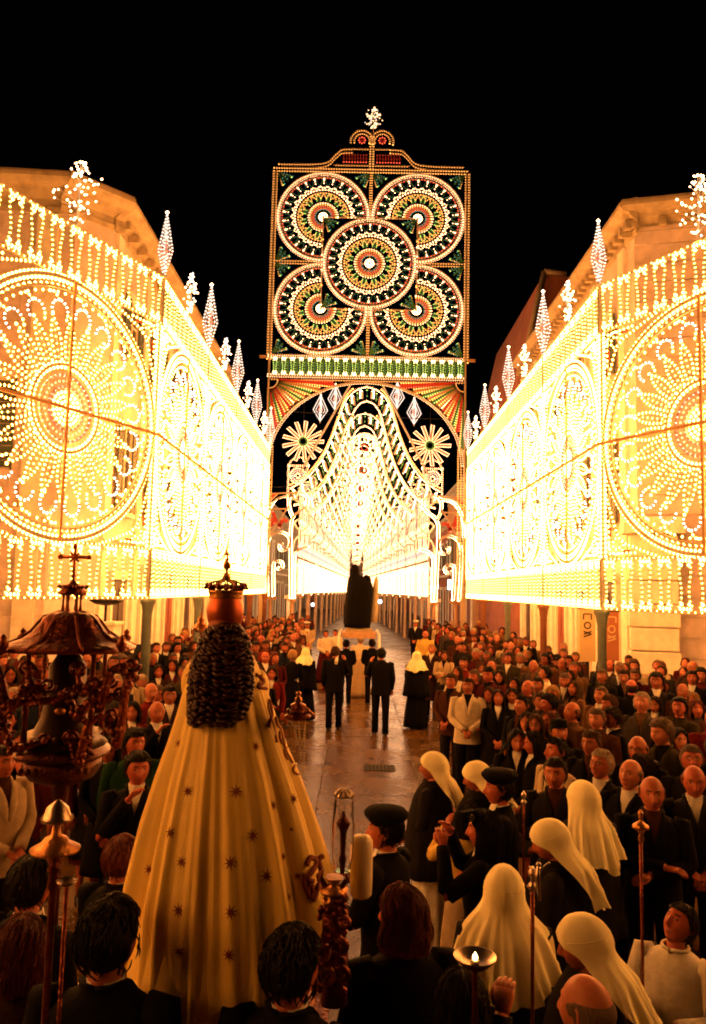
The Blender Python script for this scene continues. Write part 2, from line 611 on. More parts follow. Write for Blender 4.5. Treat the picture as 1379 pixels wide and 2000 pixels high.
# projecting rusticated pier at the corner
pier = MB()
qb = MB(); qb.grid([[(-.55, -.25, .01), (.55, -.25, .01), (.55, .25, .01), (-.55, .25, .01)], [(-.57, -.27, .03), (.57, -.27, .03), (.57, .27, .03), (-.57, .27, .03)],
                    [(-.57, -.27, .47), (.57, -.27, .47), (.57, .27, .47), (-.57, .27, .47)], [(-.55, -.25, .49), (.55, -.25, .49), (.55, .25, .49), (-.55, .25, .49)]], 0, False, True, True, True)
qm = qb.mesh('quoin', [stone2])
for k in range(8):
    o = link('quoin', qm, we); o.location = (.3, -.34, k * .56); o.scale = (1.0 - .06 * (k % 2), 1, 1.12)
b = MB(); b.span(-.4, 1.0, -.75, 0, 4.5, 4.75); b.span(-.34, .94, -.69, 0, 4.75, 4.9); b.build('ledge', stone2, we)
b = MB(); b.add([(6.75, 33, RH + .1), (6.75, 19.2, RH + .1), (15.5, 17.3, RH + .1), (15.5, 33, RH + .1)], [(0, 1, 2, 3)]); b.build('roof', stone_dark, rb)
# dark taller gabled house behind
gh = empty('gabled_house', (0, 0, 0), 0, 'dark red brown gabled house rising behind the ochre corner building', 'house')
p0, p1, p2, p3 = at(1020, 720, 33.2), at(1062, 536, 33.2), at(1105, 540, 33.2), at(1190, 600, 33.2)
b = MB()
pr = [(p0.x, 0), (p0.x, p0.z), (p1.x, p1.z), (p2.x, p2.z), (p3.x + 3, p2.z - .6), (p3.x + 3, 0)]
rows = [[(x, y, z) for x, z in pr] for y in (33.2, 45)]
b.grid(rows, 0, False, True, True, True)
b.build('wall', plaster_red, gh)
b = MB()
for k in range(2): b.tube([(pr[1 + k][0], 33.12, pr[1 + k][1] + .1), (pr[2 + k][0], 33.12, pr[2 + k][1] + .1)], .12, 6)
b.build('roof', stone_dark, gh)
# far street houses
for (sx, x, y0, y1, h, m, lab) in ((-1, -7.2, 36.3, 52, 8.6, plaster_red, 'dark red brown street house beyond the left end of the light tower'),
                                   (-1, -7.6, 52.3, 104, 9.8, stone_dark, 'dim stone house furthest along the left side of the street'),
                                   (1, 6.9, 45.3, 60, 10.2, mat('orange_plaster', (.5, .24, .09), .9, noise=.25), 'orange plastered house seen through the right of the tower arch'),
                                   (1, 7.3, 60.3, 104, 8.8, plaster_red, 'dim red house furthest along the right side of the street')):
    ho = empty('street_house', (0, 0, 0), 0, lab, 'house')
    a, c = (Vector((x, y0)), Vector((x, y1))) if sx < 0 else (Vector((x, y1)), Vector((x, y0)))
    wf, ll = wall_run(ho, a, c, h, m, 6)
    cornice('cornice', wf, 0, ll, h + .1, .35, stone_dark)
    facade(wf, .2, ll - .2, h, max(3, int(ll / 4)), m, pil=False, floors=((4.9, 2.0),), seed=int(y0))
eh = empty('end_house', (0, 0, 0), 0, 'dark house closing the far end of the street below the arches', 'house')
wf, ll = wall_run(eh, Vector((-9, 112)), Vector((9, 112)), 7, stone_dark, 4)
cornice('cornice', wf, 0, ll, 7.1, .3, stone_dark)
facade(wf, .2, ll - .2, 7, 4, stone_dark, pil=False, floors=((4.6, 1.6),), seed=77)
# saucer lamp on a pale pillar by the left building
q = at(207, 1180, 16.2)
sl = empty('saucer_lamp', (q.x, 16.2, 0), 0, 'unlit dark saucer lamp on a thin stem above a pale square pillar', 'lamp')
b = MB(); b.span(-.27, .27, -.27, .27, 0, q.z - .42); b.span(-.31, .31, -.31, .31, q.z - .42, q.z - .36); b.build('pillar', stone2, sl)
b = MB(); b.lathe([(.03, q.z - .36), (.03, q.z - .02)], 8); b.build('stem', iron, sl)
b = MB(); b.lathe([(.03, q.z - .03), (.22, q.z + .0), (.34, q.z + .07), (.34, q.z + .1), (.05, q.z + .13)], 20); b.build('shade', iron, sl)
# small lit shop signs far down the street
cold = glow('sign_white', (.8, .9, 1), 5)
redl = glow('sign_red', (1, .05, .03), 1.5)
for (px, py, Y, ww, hh, m, lab) in ((611, 1181, 60, .28, .28, cold, 'small round white shop lamp glowing left of the dark far statue'), (742, 1175, 55, .3, .22, cold, 'small white lit sign right beside the pale cloth of the far statue'),
                                    (849, 1145, 43, .42, .5, cold, 'round white lit sign under the right scroll lights'), (878, 1142, 43, .2, .55, cold, 'tall white lit sign strip between the two right scroll lights')):
    q = at(px, py, Y)
    so = empty('lit_sign', (q.x, q.y, q.z), 0, lab, 'lit sign')
    b = MB(); b.box((0, 0, 0), (ww / 2, .03, hh / 2)) if hh > .5 and ww < .3 else b.tube([(0, -.03, 0), (0, .03, 0)], ww / 2, 14); b.build('face', m, so)
    b = MB(); b.tube([(0, 0, hh / 2), (0, 0, hh / 2 + .25), (0, .5, hh / 2 + .3)], .02, 6); b.box((0, .06, 0), (ww / 2 + .03, .03, hh / 2 + .03)); b.build('housing', iron, so)
# shop signs on the right wall beneath the lights (vertical lettering)
sgn = mat('sign_board', (.62, .46, .24), .6)
ink = mat('sign_ink', (.02, .015, .012), .6)
for (px, py0, py1, Y, ww, m, mk, lab) in ((1146, 1190, 1292, 20.0, .42, sgn, 'bars', 'tall pale vertical shop sign with dark block letters on the right pavement'),
                                      (1193, 1195, 1290, 18.6, .34, mat('sign_red_brown', (.35, .12, .05), .6), 'dots', 'narrow red brown vertical shop sign with pale letters next to the tall pale one')):
    q0, q1 = at(px, py0, Y), at(px, py1, Y)
    so = empty('shop_sign', (q0.x, Y, 0), 0, lab, 'shop sign')
    b = MB(); b.span(-ww / 2, ww / 2, -.05, .05, q1.z, q0.z); b.build('board', m, so)
    b = MB(); b.span(-ww / 2 - .03, ww / 2 + .03, -.04, .04, q0.z, q0.z + .06); b.span(-.04, .04, -.04, .04, 0, q1.z); b.build('frame', iron, so)
    hh = q0.z - q1.z
    for k in range(3):
        z = q0.z - .12 - k * .22
        b = MB()
        if k == 0:
            b.strip([(-.1, z - .14), (-.1, z), (.1, z), (.1, z - .14)], .03, .01, 0, False, -.06)
        elif k == 1:
            b.strip(circ(0, z - .07, .08, 14), .03, .01, 0, True, -.06)
        else:
            b.strip([(-.1, z), (.1, z - .07), (-.1, z - .14)], .03, .01, 0, False, -.06); b.strip([(.1, z), (-.1, z - .07)], .03, .01, 0, False, -.06)
        b.build('letter', ink if mk == 'bars' else sgn, so)

# ================================================================ LUMINARIE
ZB = 2.72                    # underside of the gallery panels
BW, BH = 4.6, 6.35           # one bay
R0_ = 2.2
CZ = .95 + 2.225


def baluster_path(cx, z0, h, w_):
    k = [(.42, 0), (.5, .04), (.5, .10), (.36, .18), (.30, .34), (.36, .55), (.47, .74), (.45, .86), (.5, .92), (.5, 1)]
    l = [(cx - w_ * a, z0 + h * t) for a, t in k]
    r = [(cx + w_ * a, z0 + h * t) for a, t in k[::-1]]
    return l, r


def make_baluster(w_, h, r=.024, sp=.085):
    b = MB()
    l, r_ = baluster_path(0, 0, h, w_)
    l2, r2 = spline(l, 2), spline(r_, 2)
    b.strip(l2, .02, .02); b.strip(r2, .02, .02)
    b.bulbs(l2, sp, GREEN, r, y=0); b.bulbs(r2, sp, GREEN, r, y=0)
    for z in (0.02, h - .02):
        b.strip([(-w_ * .5, z), (w_ * .5, z)], .035, .02)
        for u in (-.4, -.14, .14, .4): b.bulb(w_ * u, 0, z, r * 1.35, WARM)
    for u in (-.3, .3): b.bulb(w_ * u, 0, h - .1, r * 1.2, WARM); b.bulb(w_ * u, 0, .1, r * 1.2, WARM)
    return b


def rose_parts(near):
    """meshes of the great wheel, centred at the origin"""
    out = {}
    b = MB()
    b.strip(circ(0, 0, R0_, 72), .07, .05, 0, True); b.strip(circ(0, 0, R0_ - .17, 64), .05, .04, 0, True)
    for rr, sp in ((R0_ + .045, .085), (R0_ - .06, .085), (R0_ - .15, .12)):
        b.bulbs(circ(0, 0, rr, 90), sp, WARM, .03, True, 0)
    b.bulbs(circ(0, 0, R0_ - .26, 60), .16, WARM, .024, True, 0)
    out['wheel_rim'] = b
    b = MB()
    for rr, w_ in ((.74, .06), (.56, .03), (.36, .04)):
        b.strip(circ(0, 0, rr, 40), w_, .04, 0, True)
    b.bulbs(circ(0, 0, .77, 50), .085, WARM, .03, True, 0); b.bulbs(circ(0, 0, .69, 50), .085, WARM, .03, True, 0)
    b.bulbs(circ(0, 0, .56, 40), .1, COOL, .024, True, 0); b.bulbs(circ(0, 0, .46, 40), .09, RED, .024, True, 0); b.bulbs(circ(0, 0, .36, 40), .09, COOL, .026, True, 0)
    for rr in (.28, .2, .12, .05): b.bulbs(circ(0, 0, rr, 24), .08, WARM, .03, True, 0)
    out['hub'] = b
    b = MB()       # lancet petal pointing up (+z), between r .8 and 1.45
    pts = spline([(-.065, .82), (-.1, 1.1), (-.075, 1.32), (0, 1.5), (.075, 1.32), (.1, 1.1), (.065, .82)], 4)
    b.strip(pts, .018, .02); b.bulbs(pts, .085, WARM, .024, y=0); b.strip([(0, .84), (0, 1.5)], .014, .012); b.bulbs([(0, .86), (0, 1.36)], .11, GREEN, .022, y=0); b.strip([(-.07, .84), (.07, .84)], .014, .012)
    b.strip([(0, 1.49), (0, 1.57)], .018, .02); b.bulb(0, 0, 1.56, .03)
    out['petal'] = b
    b = MB()       # round lobe of the outer ring
    pts = arc(0, 1.64, .17, -.35, pi + .35, 14)
    b.strip(pts, .02, .02, T_BROWN if near else 0)
    b.bulbs(pts, .075, COOL, .024, y=0)
    b.lit([(-.15, 1.56), (-.09, 1.42)], .08, WARM, .024, w=.014, d=.012); b.lit([(0, 1.81), (.1, 1.93), (.26, 1.92)], .09, WARM, .024, w=.014, d=.012)
    out['lobe'] = b
    return out


def make_frame(near=True):
    b = MB()
    hw = BW / 2
    for x in (-hw + .06, hw - .06):
        b.span(x - .035, x + .035, -.014, .014, 0, BH)
    for z in (0.02, .95, BH - .95, BH - .02):
        b.span(-hw, hw, -.012, .012, z - .03, z + .03)
        b.bulbs([(-hw + .05, z), (hw - .05, z)], .1 if z in (.95, BH - .95) else .13, WARM, .026, y=0)
    b.bulbs([(-hw + .02, 1), (-hw + .02, BH - 1)], .085, WARM, .032, y=0); b.bulbs([(-hw + .12, 1), (-hw + .12, BH - 1)], .085, WARM, .032, y=0)
    b.bulbs([(hw - .02, 1), (hw - .02, BH - 1)], .085, WARM, .032, y=0); b.bulbs([(hw - .12, 1), (hw - .12, BH - 1)], .085, WARM, .032, y=0)
    # carrying struts crossing the wheel, unlit side to the street
    b.span(-.028, .028, .02, .05, .95, BH - .95, T_BROWN)
    b.span(-hw, hw, .03, .06, CZ - .028, CZ + .028, T_BROWN)
    return b


def make_spandrel():
    b = MB()       # upper right corner, others by mirroring
    hw = BW / 2 - .12
    top = BH - .98
    pts = spline([(hw - 1.25, top), (hw - .75, top - .17), (hw - .35, top - .35), (hw - .17, top - .75), (hw, top - 1.25)], 5)
    b.strip(pts, .025, .02); b.bulbs(pts, .09, WARM, .026, y=0)
    sp = spiral(hw - .28, top - .25, .2, .05, 0, 3.2 * pi, 22)
    b.strip(sp, .02, .02); b.bulbs(sp, .09, WARM, .024, y=0)
    for k in range(7): b.bulb(hw - .12 - .1 * k, .02, top - .09, .024, WARM)
    for k in range(6): b.bulb(hw - .09, .02, top - .2 - .1 * k, .024, WARM)
    b.box((hw - .5, 0, top - .12), (.1, .01, .03), T_RED); b.box((hw - .1, 0, top - .5), (.03, .01, .1), T_RED)
    return b


def make_post():
    b = MB()
    h = ZB
    b.lathe([(.085, 0), (.085, h - .40), (.095, h - .38), (.085, h - .34), (.12, h - .12), (.15, h - .07), (.15, h)], 12)
    return b


post_m = mat('grey_green_post', (.22, .27, .24), .6, noise=.2, nscale=5)
post_brown = mat('brown_post', (.3, .12, .06), .6, noise=.2)
near_bal = make_baluster(.25, .86, .025, .082).mesh('baluster', MG)
rp = rose_parts(True)
rose_me = {k: v.mesh(k, MG) for k, v in rp.items()}
frame_me = make_frame().mesh('frame', MG)
span_me = make_spandrel().mesh('spandrel', MG)
post_me = make_post().mesh('post', [post_m])
post_me2 = make_post().mesh('post', [post_brown])
NB = 11


def joined(parts):
    """several MB with transforms as one MB"""
    out = MB()
    for mb, tf in parts:
        n = len(out.v)
        out.v += [tuple(tf(p)) for p in mb.v]
        out.f += [[i + n for i in f] for f in mb.f]
        out.m += mb.m; out.sm += mb.sm
        out.b += [(*tf(q[:3]), q[3], q[4]) for q in mb.b]
    return out


def rot_tf(a, cz):
    ca, sa = cos(a), sin(a)
    return lambda p: (p[0] * ca + p[2] * sa, p[1], -p[0] * sa + p[2] * ca + cz)


bal_mb = make_baluster(.25, .86, .025, .082)
row_lo = joined([(bal_mb, (lambda p, x=x: (p[0] + x, p[1], p[2] + .05))) for x in [(-BW / 2 + (i + .5) * BW / NB) for i in range(NB)]]).mesh('balustrade', MG)
wheel_pet = joined([(rp['petal'], rot_tf(2 * pi * k / 24, 0)) for k in range(24)]).mesh('petal_ring', MG)
wheel_lob = joined([(rp['lobe'], rot_tf(2 * pi * (k + .5) / 20, 0)) for k in range(20)]).mesh('lobe_ring', MG)
LIGHTGROUP = 'light panels of the street gallery'


def light_panel(p, ang, near, label, post=None, ex_post=True):
    """p = start corner on the ground, ang = direction of local +x, -y... bulbs face local +y"""
    mid = Vector((p[0] + cos(ang) * BW / 2, p[1] + sin(ang) * BW / 2, 0))
    t = empty('bulb_screen', (mid.x, mid.y, 0), ang, label, 'light panel', LIGHTGROUP)

    def put(name, me, x=0, z=0, ry=0, par=t, sx=1, sz=1):
        o = link(name, me, par)
        o.location = (x, 0, ZB + z) if par is t else (x, 0, z)
        o.rotation_euler = (0, ry, 0)
        o.scale = (sx, 1, sz)
        if name in ('hub', 'frame', 'spandrel', 'balustrade', 'petal_ring', 'lobe_ring', 'wheel_rim'): o['kind'] = 'stuff'
        return o
    put('frame', frame_me)
    for sx in (1, -1):
        put('spandrel', span_me, 0, 0, 0, t, sx, 1)
        put('spandrel', span_me, 0, BH - .02, 0, t, sx, -1)
    rim = put('wheel_rim', rose_me['wheel_rim'], 0, CZ)
    put('hub', rose_me['hub'], 0, CZ)
    if near:
        for i in range(NB):
            x = -BW / 2 + (i + .5) * BW / NB
            put('baluster', near_bal, x, .05); put('baluster', near_bal, x, BH - .9)
        for k in range(24): put('petal', rose_me['petal'], 0, CZ, 2 * pi * k / 24)
        for k in range(20): put('lobe', rose_me['lobe'], 0, CZ, 2 * pi * (k + .5) / 20)
    else:
        put('balustrade', row_lo, 0, 0); put('balustrade', row_lo, 0, BH - .95)
        put('petal_ring', wheel_pet, 0, CZ); put('lobe_ring', wheel_lob, 0, CZ)
    if ex_post:
        o = link('post', post or post_me, t)
        o.location = (-BW / 2, 0, 0)
    return t


XL, XR, Y0, Y1 = -4.0, 4.62, 14.7, 33.1
ORD = ['first (nearest) ', 'second ', 'third ', 'fourth (furthest) ']
for k in range(4):
    # left wall looks to +x : local +y must point to +x -> local x points to -y ... start at far end
    y = Y0 + k * BW
    light_panel((XL, y + BW), -pi / 2, False, ORD[k] + 'bay of the straight left wall of light, counted from the green post', post_me if k == 0 else post_me2)
    light_panel((XR, y), pi / 2, False, ORD[k] + 'bay of the straight right wall of light, counted from the grey capital post', post_me if k in (0, 2) else post_me2)
# splayed near panels
thl, thr = R(25), R(28)
light_panel((XL, Y0), atan2(-cos(thl), -sin(thl)), True, 'splayed left panel with the great wheel of bulbs, beside the green post')
er = Vector((XR + BW * sin(thr), Y0 - BW * cos(thr)))
light_panel((er.x, er.y), atan2(cos(thr), -sin(thr)), True, 'splayed right panel with the great wheel of bulbs, in front of the rusticated stone pier', post_me)
link('post', post_me, D.objects['bulb_screen']).location = (BW / 2, 0, 0)
# the square's own panels carry on round the viewer
el = Vector((XL - BW * sin(thl), Y0 - BW * cos(thl)))
chain = []
p = el.copy()
for th in (24, 4, -8):
    q = p + Vector((-sin(R(th)), -cos(R(th)))) * BW
    chain.append((p.copy(), atan2((q - p).y, (q - p).x), 'left'))
    p = q
pl_end = p
p = er.copy()
for th in (24, 4, -8):
    q = p + Vector((sin(R(th)), -cos(R(th)))) * BW
    chain.append((q.copy(), atan2((p - q).y, (p - q).x), 'right'))
    p = q
n_side = {'left': 0, 'right': 0}
for p_, a_, s_ in chain:
    n_side[s_] += 1
    if s_ == 'right' and n_side[s_] > 2: continue
    light_panel(p_, a_, False, f'panel of bulbs {("next after", "second after", "third after")[n_side[s_] - 1]} the splayed {s_} panel, beside the square')




# ---------------- finials on the wall tops
def diamond_mesh(h, w_, mats, r=.026):
    b = MB()
    for rot in (0, pi / 2):
        q = MB()
        for s, mi, sp in ((1, COOL, .07), (.66, COOL, .09), (.3, RED, .09)):
            pts = [(0, h * .5 - h * .5 * s), (w_ * s, h * .42), (0, h * .42 + h * .58 * s), (-w_ * s, h * .42)]
            q.strip(pts, .02, .02, 0, True); q.bulbs(pts, sp, mi, r, True, 0)
        c_, s_ = cos(rot), sin(rot)
        j = joined([(q, lambda p: (p[0] * c_ - p[1] * s_, p[0] * s_ + p[1] * c_, p[2]))])
        n = len(b.v); b.v += j.v; b.f += [[i + n for i in f] for f in j.f]; b.m += j.m; b.sm += j.sm; b.b += j.b
    b.tube([(0, 0, -.1), (0, 0, .1)], .02, 6)
    b.bulb(0, 0, h + .03, .04, WARM)
    return b.mesh('bulb_frame', mats)


def bouquet_mesh(h, w_, n, mats, seed=2, cool=.5, r=.028):
    rr = random.Random(seed)
    b = MB()
    b.tube([(0, 0, -.1), (0, 0, h * .7)], .02, 6)
    for k in range(n):
        t = rr.random()
        z = .12 + h * t
        ww = w_ * (.35 + .65 * sin(pi * min(1, t * 1.05))) * (1.15 if .3 < t < .5 or .65 < t < .8 else .75)
        a = rr.uniform(0, 2 * pi); q = sqrt(rr.random())
        x, y = ww * q * cos(a), ww * q * sin(a)
        b.bulb(x, y, z, r * rr.uniform(.8, 1.25), COOL if rr.random() < cool else WARM)
        if k % 3 == 0: b.tube([(0, 0, max(0, z - .15)), (x, y, z)], .006, 4)
    return b.mesh('bulb_frame', mats)


MFIN = [timber] + bulbset('finial', 16) + MG[7:]
dm, bq = diamond_mesh(1.32, .145, MFIN, .021), bouquet_mesh(.8, .15, 70, MFIN, 2, .5, .022)
wide = bouquet_mesh(1.05, .42, 72, MFIN, 5, .15, .023)
top = ZB + BH


def finial(name, me, loc, label, group, sc=1.):
    t = empty(name, loc, 0, label, 'finial', group)
    o = link('bulb_frame', me, t)
    o.scale = (sc, sc, sc)
    b = MB(); b.lathe([(.06, -.02), (.06, .03), (.02, .06)], 8); b.build('socket', timber, t)
    return t


SIDE = {XL: 'left', XR: 'right'}
for xx in (XL, XR):
    for k in range(5):
        finial('diamond_finial', dm, (xx, Y0 + k * BW - (.1 if k == 4 else 0), top), f'tall diamond finial of bulbs over the {("first", "second", "third", "fourth", "last")[k]} post of the {SIDE[xx]} light wall', 'diamond finials', 1.0 if k == 0 else 1.28)
        if k < 4:
            finial('bouquet_finial', bq, (xx, Y0 + (k + .5) * BW, top), f'short bushy finial of white bulbs over the middle of the {ORD[k].split()[0]} bay, {SIDE[xx]} light wall', 'bouquet finials', 1.15)
ml = Vector((XL, Y0)) + Vector((-sin(thl), -cos(thl))) * 2.3
mr_ = Vector((XR, Y0)) + Vector((sin(thr), -cos(thr))) * 2.3
finial('flower_finial', wide, (ml.x, ml.y, top), 'loose flower shaped cluster of bulbs above the left great wheel', 'flower finials')
finial('flower_finial', wide, (mr_.x, mr_.y, top), 'loose flower shaped cluster of bulbs above the right great wheel', 'flower finials')

# ================================================================ THE TOWER
YT = 33.6
tw = empty('light_tower', (0, YT, 0), 0, 'tall tower of bulbs closing the street, with five rosettes above a round arch', 'light tower')


def P2(px, py, Y=YT):
    q = at(px, py, Y)
    return (q.x, q.z)


uL, zT = P2(541, 338)[0], P2(722, 338)[1]
uR = P2(912, 345)[0]
zBt = P2(722, 694)[1]
uc = (uL + uR) / 2 - .02
RRt = ((uR - uL) / 4 + (zT - zBt) / 4) / 2
zc = (zT + zBt) / 2
uL, uR, zT, zBt = uc - 2 * RRt, uc + 2 * RRt, zc + 2 * RRt, zc - 2 * RRt
hub_c = mat('hub_red', (.5, .05, .03), .6)


def rosette(cx, cz, clip):
    k_in = None
    if clip:
        k_in = lambda u, z: not (abs(u - uc) < RRt - .03 and abs(z - zc) < RRt - .03)
    R1 = RRt
    b = MB()
    for rr, w_, sp, mi in ((R1 * .985, .05, .10, WARM), (R1 * .93, .05, .10, WARM), (R1 * .955, .02, .13, WARM), (R1 * .87, .02, .14, RED), (R1 * .6, .015, .14, WARM), (R1 * .53, .02, .13, ORANGE),
                           (R1 * .31, .03, .12, WARM), (R1 * .275, .02, .12, ORANGE), (R1 * .235, .03, .1, RED), (R1 * .20, .03, .1, RED), (R1 * .17, .015, .14, TEAL)):
        b.lit([(cx + u, cz + z) for u, z in circ(0, 0, rr, 60)], sp, mi, .033, True, 0, w_, .03, 0, k_in)
    for rr in (.085, .04):
        b.bulbs([(cx + u, cz + z) for u, z in circ(0, 0, R1 * rr, 20)], .09, WARM, .033, True, .03, k_in)
    if not clip:
        b.strip([(cx - R1 * .2, cz), (cx + R1 * .2, cz)], .06, .02, T_BROWN, False, .09); b.strip([(cx, cz - R1 * .2), (cx, cz + R1 * .2)], .06, .02, T_BROWN, False, .09)
    for i in range(26):
        a = 2 * pi * i / 26
        for rr in (.745, .80, .84):
            u_, z_ = cx + R1 * rr * sin(a), cz + R1 * rr * cos(a)
            if k_in is None or k_in(u_, z_): b.bulb(u_, .03, z_, .02 + .014 * (rr > .8), WARM if rr > .72 else COOL)
    # zigzag star between the drops and the leaves
    n = 26
    zz = []
    for i in range(n):
        a = 2 * pi * i / n
        zz.append((cx + R1 * .68 * cos(a), cz + R1 * .68 * sin(a))); a += pi / n
        zz.append((cx + R1 * .60 * cos(a), cz + R1 * .63 * sin(a)))
    b.lit(zz, .105, WARM, .03, True, 0, .02, .02, 0, k_in)
    zz = []
    n = 24
    for i in range(n):
        a = 2 * pi * i / n
        zz.append((cx + R1 * .52 * cos(a), cz + R1 * .52 * sin(a))); a += pi / n
        zz.append((cx + R1 * .42 * cos(a), cz + R1 * .42 * sin(a)))
    b.lit(zz, .10, ORANGE, .028, True, 0, .02, .02, 0, k_in)
    o = b.build('rosette', MT, tw)
    for me, n, rr, of in ((drop_me, 26, .80, .5), (leaf_me, 12, .40, .5)):
        for i in range(n):
            a = 2 * pi * (i + of) / n
            x, z = cx + R1 * rr * sin(a), cz + R1 * rr * cos(a)
            if k_in and not k_in(x, z): continue
            c = link(me.name.split('.')[0], me, o)
            c.location = (x, 0, z)
            c.rotation_euler = (0, a, 0)
    return o


b = MB()      # teardrop outline in cool bulbs, pointing inward
pts = spline([(0, -.29), (-.085, -.1), (-.135, .08), (-.06, .22), (.06, .22), (.135, .08), (.085, -.1), (0, -.29)], 3)
b.strip(pts, .012, .03, T_GREEN); b.bulbs(pts, .12, TEAL, .013, y=.03)
b.bulb(0, .03, .25, .024, RED)
drop_me = b.mesh('teardrop', MT)
b = MB()      # pinnate leaf in green
b.strip([(0, -.17), (0, .17)], .02, .02, T_GREEN)
for k in range(5):
    for s in (-1, 1):
        b.strip([(0, -.12 + k * .06), (s * .085, -.07 + k * .06)], .018, .02, T_GREEN); b.bulb(s * .085, .02, -.06 + k * .06, .022, GREEN)
leaf_me = b.mesh('leaf', MT)
rosette(uc, zc, False)
for sx in (-1, 1):
    for sz in (-1, 1): rosette(uc + sx * RRt, zc + sz * RRt, True)
# frame of the square: borders, centre square, mid rails
b = MB()
for u in (uL - .06, uR + .06):
    b.span(u - .035, u + .035, -.05, .05, 2.4, zT)
for u in (uL - .17, uL - .02, uR + .02, uR + .17): b.lit([(u, zBt - .2), (u, zT + .08)], .125, ORANGE, .033, False, .03, .03)
for z in (zT + .03, zT + .17): b.lit([(uL - .15, z), (uR + .15, z)], .12, ORANGE, .033, False, .03, .03)
sq = [(uc - RRt, zc - RRt), (uc + RRt, zc - RRt), (uc + RRt, zc + RRt), (uc - RRt, zc + RRt)]
b.lit(sq, .12, ORANGE, .03, True, .03, .05)
b.lit([(uc - .04, zc + RRt), (uc - .04, zT)], .12, ORANGE, .03, False, .03, .03); b.lit([(uc + .04, zc + RRt), (uc + .04, zT)], .12, ORANGE, .03, False, .03, .03)
b.lit([(uc - .04, zc - RRt), (uc - .04, zBt)], .12, ORANGE, .03, False, .03, .03); b.lit([(uc + .04, zc - RRt), (uc + .04, zBt)], .12, ORANGE, .03, False, .03, .03)
for s in (-1, 1):
    for dz in (-.06, .06): b.lit([(uc + s * RRt, zc + dz), (uc + s * 2 * RRt, zc + dz)], .12, ORANGE, .03, False, .03, .03)
b.build('frame', MT, tw)
# leafy sprays in every spandrel
spray = MB()
for a in (.35, .78, 1.2):
    for t in (.16, .28, .4, .52):
        if t > .45 and a == .78: continue
        x, z = t * 1.2 * cos(a), t * 1.2 * sin(a)
        spray.bulb(x, .03, z, .026, GREEN); spray.bulb(x + .05, .03, z - .05, .022, TEAL)
    spray.strip([(0, 0), (.6 * cos(a), .6 * sin(a))], .075, .02, T_GREEN)
spray.lit([(0.05, .1), (.18, .62)], .1, ORANGE, .026, False, .03, .02); spray.lit([(.1, .05), (.62, .18)], .1, ORANGE, .026, False, .03, .02)
spray_me = spray.mesh('leaf_spray', MT)
for (x, z, dx, dz) in [(uL, zT, 1, -1), (uR, zT, -1, -1), (uL, zBt, 1, 1), (uR, zBt, -1, 1), (uL, zc, 1, 1), (uL, zc, 1, -1), (uR, zc, -1, 1), (uR, zc, -1, -1),
                       (uc, zT, 1, -1), (uc, zT, -1, -1), (uc, zBt, 1, 1), (uc, zBt, -1, 1), (uc - RRt, zc + RRt, 1, -1), (uc + RRt, zc + RRt, -1, -1), (uc - RRt, zc - RRt, 1, 1), (uc + RRt, zc - RRt, -1, 1)]:
    o = link('leaf_spray', spray_me, tw); o.location = (x + dx * .08, 0, z + dz * .08); o.scale = (dx, 1, dz)
# balustrade band
z0, z1 = P2(722, 733)[1], P2(722, 702)[1]
b = MB()
for z in (z0 - .12, z1 + .14): b.lit([(uL - .1, z), (uR + .1, z)], .1, WARM, .034, False, .03, .05)
for z in (z0 - .02, z1 + .04): b.lit([(uL - .1, z), (uR + .1, z)], .12, WARM, .03, False, .03, .03)
b.build('band_rail', MT, tw)
q = make_baluster(.17, z1 - z0, .026, .1)
q.span(-.03, .03, -.015, .015, .05, z1 - z0 - .05, T_GREEN)
bm_ = q.mesh('baluster', MT)
gp = MB(); gp.span(-.05, .05, -.01, .01, 0, z1 - z0, T_GREEN); gp.bulbs([(-.05, .1), (-.05, z1 - z0 - .1)], .14, GREEN, .022, y=.02); gp.bulbs([(.05, .1), (.05, z1 - z0 - .1)], .14, TEAL, .02, y=.02)
gpm = gp.mesh('green_bar', MT)
n = 22
for i in range(n):
    x = uL + (i + .5) * (uR - uL) / n
    o = link('baluster', bm_, tw); o.location = (x, 0, z0)
    o = link('green_bar', gpm, tw); o.location = (x + (uR - uL) / n / 2, 0, z0)
# crown on the top edge
b = MB()
cpts = [P2(*p_) for p_ in ((545, 326), (630, 325), (655, 308), (668, 298), (690, 297))]
c1 = [(2 * uc - x, z) for x, z in cpts[::-1]]
c0 = spline(cpts, 5); c1 = spline(c1, 5)
for dz in (0, .17):
    b.lit([(x, z + dz) for x, z in c0], .12, ORANGE, .033, False, .03, .04); b.lit([(x, z + dz) for x, z in c1], .12, ORANGE, .033, False, .03, .04)
for s in (-1, 1):
    for rr in (.52, .36): b.lit(arc(uc + s * .47, zT + 1.55, rr, -.3, pi + .3, 20), .11, ORANGE, .033, False, .03, .04)
    for z in (zT + .35, zT + 1.15): b.lit([(uc + s * .08, z), (uc + s * (1.75 if z < zT + 1 else .95), z)], .12, ORANGE, .03, False, .03, .04)
    b.lit([(uc + s * .07, zT + .2), (uc + s * .07, zT + 2.0)], .12, ORANGE, .033, False, .03, .03)
b.build('crest', MT, tw)
cm_ = MB()
for k in range(9):
    x = .25 + k * .13
    cm_.strip([(x, .5), (x, .85)], .05, .02, T_RED); cm_.bulb(x, .03, .5, .028, RED); cm_.bulb(x, .03, .67, .028, RED); cm_.bulb(x, .03, .85, .028, RED)
for a in range(8):
    cm_.bulb(.47 + .15 * cos(a * pi / 4), .03, 1.57 + .15 * sin(a * pi / 4), .03, RED)
cm_.strip([(.37, 1.57), (.57, 1.57)], .16, .02, T_RED)
cme = cm_.mesh('red_ornament', MT)
